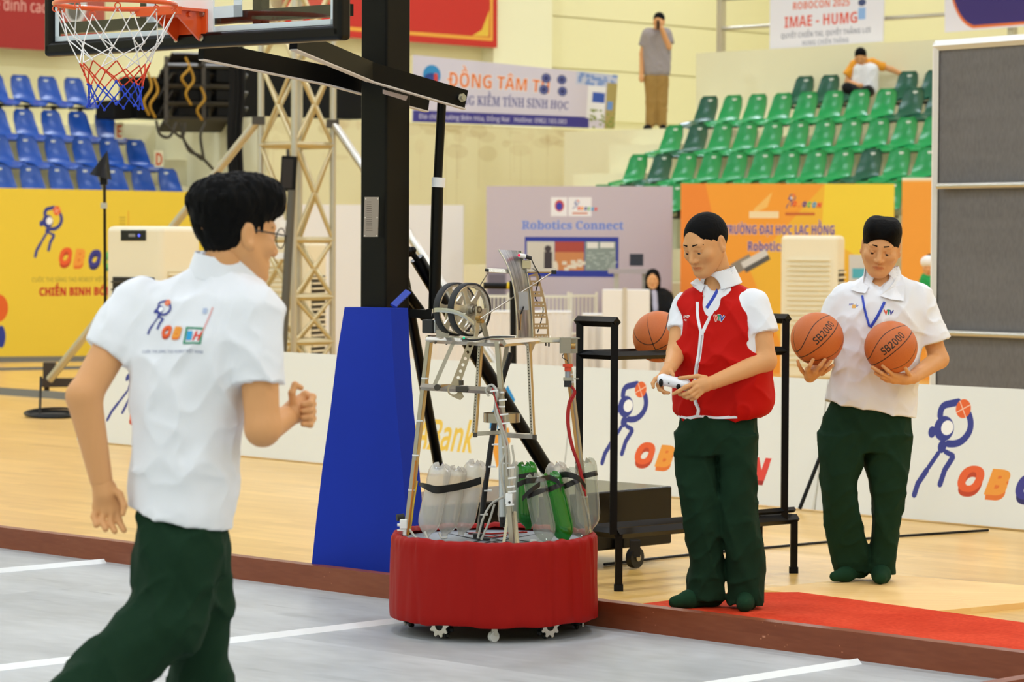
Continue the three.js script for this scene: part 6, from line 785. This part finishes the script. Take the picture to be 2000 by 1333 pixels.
  mesh('sock', solid([cone(F0(1388, -0.02, 0.09), F0(1390, -0.02, 0.045), 0.045, 0.045, 0.02), cone(F0(1395, -0.03, 0.042), F0(1345, 0.03, 0.036), 0.04, 0.037, 0.02), cone(F0(1345, 0.03, 0.034), F0(1318, 0.07, 0.028), 0.036, 0.026, 0.02)], 0.006), sockMat, t);
  mesh('sock', solid([cone(F0(1463, 0.0, 0.09), F0(1463, 0.0, 0.045), 0.045, 0.045, 0.02), cone(F0(1463, -0.02, 0.042), F0(1458, 0.06, 0.04), 0.04, 0.042, 0.02), cone(F0(1458, 0.06, 0.038), F0(1454, 0.14, 0.03), 0.044, 0.034, 0.02)], 0.006), sockMat, t);
  // the game controller
  const pad = thing('game_controller', 'white game controller with black triggers held by the person in red', 'controller', P(1316, 748, Z - 0.275)), po = pad.position, Jp = (x, y, dz) => P(x, y, Z - dz).sub(po);
  mesh('shell', solid([cone(Jp(1296, 743, 0.27), Jp(1337, 753, 0.265), 0.021, 0.021, 0.01), cone(Jp(1297, 741, 0.25), Jp(1336, 750, 0.245), 0.02, 0.02, 0.015), cone(Jp(1293, 743, 0.26), Jp(1290, 752, 0.2), 0.021, 0.015, 0.015), cone(Jp(1340, 753, 0.255), Jp(1345, 760, 0.2), 0.021, 0.015, 0.015)], 0.003), mat('#eef0f4', 0.35), pad);
  mesh('trigger', egg0(Jp(1291, 748, 0.288), 0.009, 0.017, 0.009), black, pad); mesh('trigger', egg0(Jp(1325, 756, 0.286), 0.009, 0.012, 0.008), black, pad); mesh('thumb_stick', [rod(Jp(1313, 738, 0.245), Jp(1313, 734, 0.24), 0.006), disc(Jp(1313, 733, 0.24), V(0, 1, 0.2), 0.009, 0.006)], black, pad); mesh('thumb_stick', [rod(Jp(1328, 742, 0.24), Jp(1328, 738, 0.235), 0.006), disc(Jp(1328, 737, 0.235), V(0, 1, 0.2), 0.009, 0.006)], black, pad); mesh('port', box(0.006, 0.003, 0.003, ...Jp(1306, 749, 0.292).toArray()), black, pad);
  function egg0(p, a, b, c) { return new THREE.SphereGeometry(1, 16, 12).scale(a, b, c).translate(p.x, p.y, p.z); }
}
// ---- man carrying two balls
{
  const Z = 13.72, root = P(1700, 475, Z).setY(0), { J, row } = figure(root, Z), t = thing('person', 'person in a white polo and dark green trousers carrying two basketballs', 'person', root);
  const torso = [row(533, 1696, 1752, -0.03, 0.05), row(548, 1672, 1778, -0.03, 0.075), row(562, 1648, 1800, -0.02, 0.09), row(585, 1633, 1812, -0.01, 0.108), row(620, 1634, 1806, 0, 0.122), row(670, 1634, 1800, 0, 0.124), row(720, 1626, 1796, 0, 0.125), row(765, 1614, 1790, 0, 0.128), row(820, 1604, 1788, 0, 0.128)];
  const head = headOf(J(1720, 486, 0.02), 0.22, -0.16, -0.11, 1.1, 'flat', 0.7);
  const sR = J(1650, 580, -0.02), eR = J(1606, 690, -0.06), wR = J(1582, 736, 0.2), sL = J(1795, 583, -0.02), eL = J(1834, 702, 0.0), wL = J(1782, 738, 0.22);
  const legR = [J(1650, 830, 0), J(1640, 960, 0.05), J(1672, 1088, -0.06)], legL = [J(1735, 830, 0), J(1732, 970, 0), J(1722, 1095, -0.02)];
  const body = [loft(shrink(torso, 0.8), 0.02), cone(J(1724, 565, -0.03), head.T(0, -0.055, -0.02), 0.066, 0.062, 0.03), cone(sR, eR, 0.05, 0.042, 0.02), cone(eR, wR, 0.042, 0.029, 0.015), cone(sL, eL, 0.05, 0.043, 0.02), cone(eL, wL, 0.046, 0.031, 0.015), cone(legR[0], legR[1], 0.058, 0.04, 0.03), cone(legR[1], legR[2], 0.04, 0.032, 0.03), cone(legL[0], legL[1], 0.058, 0.04, 0.03), cone(legL[1], legL[2], 0.04, 0.032, 0.03)];
  const handR = [cone(wR, J(1584, 730, 0.25), 0.028, 0.024, 0.01), cone(J(1580, 733, 0.22), J(1578, 722, 0.29), 0.017, 0.014, 0.012), cone(J(1586, 734, 0.22), J(1592, 725, 0.295), 0.017, 0.014, 0.012), cone(J(1590, 735, 0.2), J(1603, 726, 0.28), 0.016, 0.013, 0.012), ...fingers(J, [[[1574, 733, 0.22], [1566, 724, 0.25], [1560, 713, 0.29], [1558, 705, 0.3]], [[1578, 724, 0.3], [1582, 714, 0.335], [1588, 703, 0.34]], [[1592, 726, 0.3], [1602, 714, 0.335], [1611, 703, 0.34]], [[1602, 727, 0.28], [1613, 716, 0.32], [1622, 706, 0.325]], [[1605, 731, 0.26], [1618, 722, 0.295], [1626, 714, 0.3]]], 0.0098)];
  const handL = [cone(wL, J(1765, 740, 0.26), 0.03, 0.026, 0.01), cone(J(1770, 738, 0.26), J(1745, 733, 0.31), 0.017, 0.014, 0.012), cone(J(1770, 742, 0.25), J(1740, 740, 0.3), 0.017, 0.014, 0.012), cone(J(1772, 744, 0.24), J(1746, 745, 0.28), 0.016, 0.013, 0.012), ...fingers(J, [[[1778, 735, 0.25], [1773, 728, 0.3], [1768, 720, 0.325], [1765, 714, 0.33]], [[1745, 733, 0.315], [1734, 724, 0.345], [1724, 715, 0.35]], [[1740, 739, 0.305], [1722, 729, 0.335], [1704, 718, 0.335]], [[1742, 743, 0.29], [1724, 737, 0.315], [1710, 729, 0.31]], [[1747, 746, 0.275], [1733, 744, 0.29], [1722, 739, 0.285]]], 0.0098)];
  mesh('body', join([paint(solid(body, 0.009)), head.skin, paint(solid(handR, 0.003)), paint(solid(handL, 0.003))]), skinMat, t); head.add(t);
  const hem = cut(J(1697, 799, 0), V(-0.19, -1, 0));
  const shirt = mesh('polo_shirt', solid([loft(torso, 0.02, 0, { e: 2.4 }), cone(sR, J(1617, 655, -0.03), 0.066, 0.072, 0.03, { flat: true }), cone(sL, J(1822, 668, -0.01), 0.07, 0.084, 0.03, { flat: true }), cone(J(1724, 566, -0.03), J(1722, 530, -0.025), 0.087, 0.078, 0.02, { flat: true }), cone(J(1722, 548, -0.02), J(1720, 515, -0.01), 0.07, 0.075, 0.006, { sub: true }), cone(J(1721, 540, 0.05), J(1710, 575, 0.12), 0.045, 0.02, 0.006, { sub: true }), hem], 0.006, shirtFold(0.011, 0.9)), whiteCloth, t); shirt.userData.label = 'white polo shirt';
  mesh('collar', [flap(shirt, root, [[1690, 523, 0.012], [1685, 545, 0.014], [1661, 566, 0.014], [1676, 571, 0.016], [1690, 573, 0.016], [1697, 560, 0.01], [1694, 540, 0.008]], 0.012), collarRing(J(1724, 556, -0.03), J(1722, 522, -0.025), 0.098, 0.08, V(-0.1, -0.1, 1), 0.07), flap(shirt, root, [[1750, 524, 0.012], [1762, 540, 0.014], [1768, 556, 0.014], [1765, 588, 0.016], [1740, 585, 0.016], [1718, 578, 0.014], [1738, 562, 0.01], [1750, 545, 0.008]], 0.012)], whiteCloth, t);
  { const g = [ribbon(shirt, [[1684, 577], [1689, 605], [1698, 638]], 0.01, root, 0.004), ribbon(shirt, [[1728, 590], [1714, 618], [1700, 640]], 0.013, root, 0.004)].filter(Boolean); if (g.length) mesh('lanyard', g, mat('#2a46c0', 0.5), t).userData.label = 'blue lanyard'; }
  mesh('chest_logo', patch(shirt, root, 1736, 610, 0.054, 0.034), printMat(128, 64, vtvDraw()), t).userData.label = 'small orange, green and blue VTV emblem'; mesh('chest_logo', patch(shirt, root, 1667, 598, 0.054, 0.029), printMat(128, 64, (g) => { text(g, 'FPT', 6, 30, 30, '#6a6fb8', { italic: true }); g.fillStyle = '#f0b860'; g.fillRect(50, 18, 44, 38); g.strokeStyle = '#7a80c0'; g.lineWidth = 6; g.beginPath(); g.arc(106, 22, 14, 0, 4); g.stroke(); }), t);
  mesh('trousers', solid([loft([row(775, 1628, 1770, 0, 0.095), row(805, 1616, 1778, 0, 0.108), row(850, 1603, 1781, 0, 0.115), row(880, 1603, 1780, 0, 0.108)], 0.01), loft([row(850, 1602, 1692, 0.01, 0.105), row(900, 1604, 1686, 0.03, 0.098), row(950, 1605, 1671, 0.04, 0.088), row(990, 1608, 1676, 0.03, 0.085), row(1035, 1613, 1688, 0, 0.083), row(1080, 1622, 1699, -0.03, 0.082), row(1118, 1634, 1703, -0.05, 0.078)], 0.025), loft([row(850, 1685, 1782, 0, 0.105), row(900, 1686, 1778, 0, 0.098), row(950, 1697, 1770, 0.01, 0.09), row(1000, 1702, 1761, 0, 0.083), row(1060, 1699, 1754, -0.02, 0.08), row(1122, 1697, 1749, -0.03, 0.08)], 0.012)], 0.0075, trouserFold(0.013)), trouserMat, t);
  const F0 = (px, dz, y) => { const p = J(px, 1130, dz); p.y = y; return p; };
  mesh('sock', solid([cone(F0(1686, -0.06, 0.11), F0(1680, -0.05, 0.075), 0.042, 0.04, 0.02), cone(F0(1685, -0.06, 0.085), F0(1652, 0.02, 0.062), 0.036, 0.036, 0.02), cone(F0(1652, 0.02, 0.062), F0(1630, 0.06, 0.055), 0.036, 0.024, 0.02)], 0.006), sockMat, t);
  mesh('sock', solid([cone(F0(1722, -0.03, 0.12), F0(1721, -0.02, 0.075), 0.042, 0.042, 0.02), cone(F0(1722, -0.03, 0.068), F0(1721, 0.05, 0.064), 0.04, 0.042, 0.02), cone(F0(1721, 0.05, 0.064), F0(1719, 0.12, 0.056), 0.043, 0.03, 0.02)], 0.006), sockMat, t);
  basketball(P(1596, 662, Z - 0.25), [0.2, 0.35, 0.75], 'orange basketball in the right hand of the person in white'); basketball(P(1740, 679, Z - 0.27), [0.1, 0.1, 0.72], 'orange basketball in the left hand of the person in white');
}
// ---- man running past in front
{
  const Z = 7.75, root = P(400, 475, Z - 0.0).setY(0), { J, row } = figure(root, Z), t = thing('person', 'person in white polo with a printed back running past the robot', 'person', root);
  const torso = [row(505, 408, 470, -0.04, 0.05), row(530, 365, 500, -0.03, 0.075), row(555, 308, 525, -0.03, 0.09), row(590, 258, 540, -0.02, 0.11), row(640, 247, 540, -0.01, 0.125), row(700, 250, 522, 0, 0.13), row(770, 256, 488, 0, 0.13), row(850, 260, 472, 0, 0.13), row(940, 252, 462, 0, 0.128), row(1060, 244, 450, 0, 0.128)];
  const head = headOf(J(462, 463, -0.01), 0.05, 2.15, 0.0, 1.1, 'mop');
  const sL = J(262, 600, -0.08), eL = J(164, 775, 0.06), wL = J(198, 940, 0.06), sR = J(500, 618, 0.08), eR = J(513, 838, 0.12), wR = J(560, 815, -0.08);
  const hipT = J(345, 1075, 0.03), kneeT = J(318, 1222, 0.06), ankT = J(60, 1440, 0.3), hipS = J(395, 1075, -0.02), kneeS = J(398, 1340, -0.12), ankS = J(405, 1600, -0.05);
  const body = [loft(shrink(torso.slice(0, 9), 0.72), 0.02), cone(J(440, 545, -0.04), head.T(0, -0.055, -0.02), 0.062, 0.06, 0.03), cone(sL, eL, 0.052, 0.044, 0.02), cone(eL, wL, 0.047, 0.03, 0.015), cone(sR, eR, 0.055, 0.045, 0.02), cone(eR, wR, 0.046, 0.031, 0.015), cone(hipT, kneeT, 0.058, 0.042, 0.03), cone(kneeT, ankT, 0.042, 0.032, 0.03), cone(hipS, kneeS, 0.058, 0.042, 0.03), cone(kneeS, ankS, 0.042, 0.032, 0.03)];
  const handL = [cone(wL, J(205, 965, 0.06), 0.028, 0.03, 0.01), cone(J(200, 955, 0.06), J(190, 990, 0.06), 0.018, 0.014, 0.012), cone(J(204, 955, 0.06), J(204, 996, 0.065), 0.018, 0.014, 0.012), cone(J(210, 955, 0.06), J(218, 998, 0.065), 0.018, 0.014, 0.012), cone(J(214, 955, 0.05), J(230, 994, 0.06), 0.017, 0.013, 0.012), ...fingers(J, [[[212, 950, 0.06], [234, 966, 0.08], [243, 988, 0.09], [240, 1004, 0.095]], [[190, 990, 0.06], [184, 1010, 0.07], [188, 1026, 0.085]], [[204, 996, 0.065], [199, 1018, 0.075], [206, 1034, 0.09]], [[218, 998, 0.065], [216, 1022, 0.075], [224, 1038, 0.09]], [[230, 994, 0.06], [232, 1018, 0.07], [242, 1036, 0.085]]], 0.0098)];
  const handR = [cone(wR, J(580, 800, -0.11), 0.029, 0.034, 0.012), ...[0, 1, 2, 3].flatMap((i) => [cone(J(580, 790 + i * 8, -0.11), J(596, 772 + i * 14, -0.12), 0.015, 0.013, 0.012)]), ...fingers(J, [[[572, 790, -0.08], [570, 768, -0.07], [576, 752, -0.08], [588, 758, -0.09]], ...[0, 1, 2, 3].map((i) => [[596, 772 + i * 14, -0.12], [611, 776 + i * 14, -0.1], [606, 788 + i * 14, -0.075], [592, 790 + i * 13, -0.07]])], 0.0102)];
  mesh('body', join([paint(solid(body, 0.009)), head.skin, paint(solid(handL, 0.003)), paint(solid(handR, 0.003))]), skinMat, t); head.add(t);
  { const T = head.T, gm = mat('#1a1714', 0.3); mesh('glasses', [rod(T(-0.079, 0.018, -0.005), T(-0.068, 0.008, 0.1), 0.0022), rod(T(0.079, 0.018, -0.005), T(0.068, 0.008, 0.1), 0.0022), ...[-1, 1].map((m) => new THREE.TorusGeometry(0.024 * head.s, 0.0018, 6, 24).applyQuaternion(head.q).translate(...T(m * 0.036, 0.002, 0.101).toArray())), rod(T(-0.012, 0.006, 0.103), T(0.012, 0.006, 0.103), 0.002)], gm, t); }
  const hem = cut(J(348, 1012, 0), V(-0.22, -1, 0));
  const shirt = mesh('polo_shirt', solid([loft(torso, 0.02, 0.35, { e: 2.4 }), cone(J(275, 598, -0.06), J(216, 692, -0.03), 0.078, 0.078, 0.04, { flat: true }), cone(J(494, 614, 0.07), J(502, 750, 0.1), 0.082, 0.07, 0.03, { flat: true }), cone(J(440, 560, -0.04), J(448, 502, -0.03), 0.088, 0.076, 0.02, { flat: true }), cone(J(447, 522, -0.03), J(455, 480, -0.02), 0.067, 0.075, 0.006, { sub: true }), hem], 0.0055, shirtFold(0.011, 0.9)), whiteCloth, t); shirt.userData.label = 'white polo shirt';
  mesh('collar', collarRing(J(441, 545, -0.035), J(447, 500, -0.03), 0.104, 0.09, V(0.75, -0.1, -0.65), 0.07), whiteCloth, t);
  mesh('back_print', patch(shirt, root, 354, 640, 0.235, 0.15, 0.002, 22, 16), printMat(768, 512, (g) => { emblem(g, 30, 0, 330, 1.3); letters(g, 190, 340, 130, 2); g.strokeStyle = '#17936a'; g.lineWidth = 16; g.beginPath(); g.moveTo(440, 150 + 110); g.lineTo(590, 260); g.lineTo(590, 400); g.lineTo(430, 400); g.closePath(); g.stroke(); g.fillStyle = '#2aa5dd'; g.fillRect(450, 290, 50, 80); text(g, 'H', 500, 375, 120, '#e5402a', { italic: true }); g.strokeStyle = '#f0a8a0'; g.lineWidth = 12; g.beginPath(); g.moveTo(590, 300); g.lineTo(650, 60); g.stroke(); g.fillStyle = '#b9c6e0'; g.fillRect(560, 70, 40, 50); text(g, 'CUỘC THI SÁNG TẠO ROBOT VIỆT NAM', 20, 490, 38, '#8a92ae', { bold: false, sx: 0.9 }); }), t).userData.label = 'colourful ROBOCON print on the back';
  mesh('trousers', solid([loft([row(975, 276, 432, 0, 0.1), row(1010, 270, 440, 0, 0.112), row(1045, 274, 444, 0, 0.122), row(1090, 274, 444, 0, 0.12), row(1120, 276, 442, 0, 0.11)], 0.01), cone(J(348, 1090, 0.04), J(335, 1205, 0.06), 0.104, 0.098, 0.04), cone(J(322, 1218, 0.07), J(70, 1430, 0.28), 0.1, 0.075, 0.03, { flat: true }), cone(J(390, 1090, -0.04), J(393, 1330, -0.1), 0.09, 0.078, 0.03), cone(J(393, 1330, -0.1), J(404, 1580, -0.06), 0.08, 0.075, 0.03, { flat: true })], 0.0075, trouserFold(0.015)), trouserMat, t);
  const f = J(408, 1640, -0.06); f.y = 0.045; mesh('sock', solid([cone(J(404, 1570, -0.06), f, 0.045, 0.042, 0.02), cone(f.clone().setY(0.04), f.clone().add(V(0.12, -0.006, -0.1)), 0.04, 0.032, 0.02)], 0.007), sockMat, t); mesh('sock', solid([cone(J(80, 1422, 0.28), J(40, 1455, 0.31), 0.042, 0.04, 0.02), cone(J(40, 1455, 0.31), J(90, 1500, 0.28), 0.04, 0.03, 0.02)], 0.007), sockMat, t);
}
// ---- people in the background
function bystander(px, Z, footY, label, sp) {
  const root = P(px, 475, Z).setY(footY), { J, row } = figure(root, Z), t = thing('person', label, 'person', root), m = sp(J, row, root);
  const head = headOf(...m.head); mesh('body', join([paint(solid(m.body, 0.012)), head.skin]), skinMat, t); mesh('hair', head.hair, hairMat, t);
  for (const [name, prims, material, amp] of m.wear) mesh(name, solid(prims, 0.012, shirtFold(amp ?? 0.008)), material, t);
  return [t, J];
}
{
  const Z = 43.98, foot = P(1275, 252, Z).y; const checks = mat('#9c9290', 0.8), khaki = mat('#a07c3e', 0.85);
  const [t, J] = bystander(1278, Z, foot, 'person in a grey checked shirt phoning on the stairs beside green seats', (J) => ({ head: [J(1287, 42, 0.02), 0.05, -0.3, 0, 1.05, 'short'], body: [cone(J(1283, 62), J(1286, 50), 0.06, 0.06, 0.03), cone(J(1262, 68), J(1254, 105), 0.05, 0.04), cone(J(1254, 105), J(1253, 150, 0.05), 0.04, 0.035), egg(J(1253, 154, 0.06), 0.04, 0.055, 0.03), cone(J(1305, 68), J(1306, 92, 0.08), 0.05, 0.04), cone(J(1306, 92, 0.08), J(1292, 55, 0.16), 0.045, 0.035), egg(J(1290, 46, 0.14), 0.035, 0.05, 0.035), cone(J(1283, 72, -0.03), J(1283, 140, -0.03), 0.07, 0.07), cone(J(1272, 150), J(1270, 245), 0.06, 0.05), cone(J(1292, 150), J(1293, 245), 0.06, 0.05)],
    wear: [['shirt', [cone(J(1270, 70), J(1272, 138), 0.12, 0.12, 0.06), cone(J(1296, 70), J(1294, 138), 0.12, 0.12, 0.08), cone(J(1264, 66), J(1256, 90), 0.075, 0.075, 0.04, { flat: true }), cone(J(1302, 66), J(1307, 86, 0.03), 0.075, 0.075, 0.04, { flat: true }), cut(J(1283, 149), V(0, -1, 0))], checks], ['trousers', [cone(J(1272, 155), J(1273, 200), 0.115, 0.09, 0.04), cone(J(1273, 200), J(1271, 246), 0.09, 0.075, 0.03, { flat: true }), cone(J(1292, 155), J(1292, 200), 0.115, 0.09, 0.04), cone(J(1292, 200), J(1293, 246), 0.09, 0.075, 0.03, { flat: true })], khaki], ['shoe', [cone(J(1268, 248), J(1262, 250, 0.12), 0.05, 0.045)], blackMatt, 0], ['shoe', [cone(J(1294, 248), J(1296, 250, 0.12), 0.05, 0.045)], blackMatt, 0]] }));
  mesh('phone', box(0.04, 0.13, 0.015, ...J(1285, 48, 0.18).toArray()), black, t);
}
{
  const Z = 42.2, foot = P(1690, 208, Z).y; const am = mat('#e69a22', 0.8);
  bystander(1685, Z, foot, 'person in an orange and white shirt seated among the dark green seats', (J) => ({ head: [J(1681, 112, 0.05), 0.35, -0.25, 0.05, 1.05, 'short'], body: [cone(J(1686, 125), J(1683, 115), 0.06, 0.06, 0.03), cone(J(1662, 132), J(1655, 160), 0.045, 0.04), cone(J(1655, 160), J(1678, 168, 0.22), 0.04, 0.032), cone(J(1715, 128), J(1742, 136), 0.045, 0.04), cone(J(1742, 136), J(1770, 150), 0.038, 0.03), egg(J(1772, 156), 0.035, 0.05, 0.03), egg(J(1681, 168, 0.26), 0.04, 0.04, 0.04), cone(J(1688, 134, -0.03), J(1690, 172, -0.03), 0.07, 0.07), cone(J(1700, 182, 0.1), J(1682, 200, 0.35), 0.05, 0.045)],
    wear: [['shirt_body', [cone(J(1678, 136), J(1680, 172), 0.12, 0.125, 0.06), cone(J(1700, 136), J(1698, 172), 0.12, 0.125, 0.06)], whiteCloth], ['shirt_shoulders', [cone(J(1668, 130), J(1654, 148), 0.075, 0.075, 0.04, { flat: true }), cone(J(1706, 126), J(1728, 131), 0.07, 0.062, 0.04, { flat: true }), cone(J(1670, 126), J(1704, 124), 0.075, 0.075, 0.04)], am], ['trousers', [cone(J(1672, 178), J(1655, 172, 0.4), 0.09, 0.075, 0.04), cone(J(1698, 178), J(1690, 180, 0.4), 0.09, 0.075, 0.04), cone(J(1655, 172, 0.4), J(1690, 186, 0.5), 0.07, 0.06, 0.03), cone(J(1690, 180, 0.4), J(1688, 200, 0.4), 0.07, 0.06, 0.03)], blackMatt]] }));
}
{
  const Z = 36.1, foot = 0.02; bystander(1282, Z, foot, 'person with long dark hair in a black jacket seated at the draped table', (J) => ({ head: [J(1275, 546, 0.05), 0.1, -0.1, 0, 1.0, 'long'], body: [cone(J(1280, 566), J(1276, 552), 0.05, 0.05, 0.03), cone(J(1282, 578, -0.03), J(1284, 640, -0.03), 0.07, 0.07)], wear: [['jacket', [cone(J(1272, 578), J(1274, 640), 0.11, 0.12, 0.06), cone(J(1294, 580), J(1298, 640), 0.11, 0.12, 0.06), cone(J(1306, 580), J(1314, 605, 0.1), 0.055, 0.055, 0.03)], blackMatt], ['blouse', [cone(J(1278, 572, 0.09), J(1280, 606, 0.1), 0.035, 0.035, 0.01)], mat('#b9b4c4', 0.8)]] }));
  const Zg = 31; bystander(1822, Zg, 0.02, 'person in a green shirt and red and white cap half hidden by the grey screen', (J) => ({ head: [J(1818, 522, 0), 0, -0.4, 0, 1.05, 'short'], body: [cone(J(1822, 545), J(1820, 530), 0.06, 0.06, 0.03), cone(J(1820, 560), J(1824, 690), 0.08, 0.08)], wear: [['shirt', [cone(J(1820, 555), J(1824, 640), 0.13, 0.14, 0.05), cone(J(1812, 545), J(1804, 580), 0.07, 0.06, 0.04)], mat('#159a49', 0.8)], ['cap', [egg(J(1817, 512), 0.105, 0.075, 0.115)], mat('#eeeae6', 0.8), 0]] }));
  bystander(492, 28, 0.02, 'person in orange with long dark hair walking behind the running man', (J) => ({ head: [J(488, 530, 0), 0.1, 0.8, 0, 1.0, 'long'], body: [cone(J(486, 560), J(487, 545), 0.06, 0.05, 0.03), cone(J(486, 580), J(486, 760), 0.1, 0.1)], wear: [['jacket', [cone(J(484, 580), J(486, 680), 0.13, 0.13, 0.05)], mat('#d98a28', 0.8)]] }));
}

scene.traverse((o) => { if (o.isMesh) { o.castShadow = true; o.receiveShadow = true; } });
renderer.render(scene, camera);
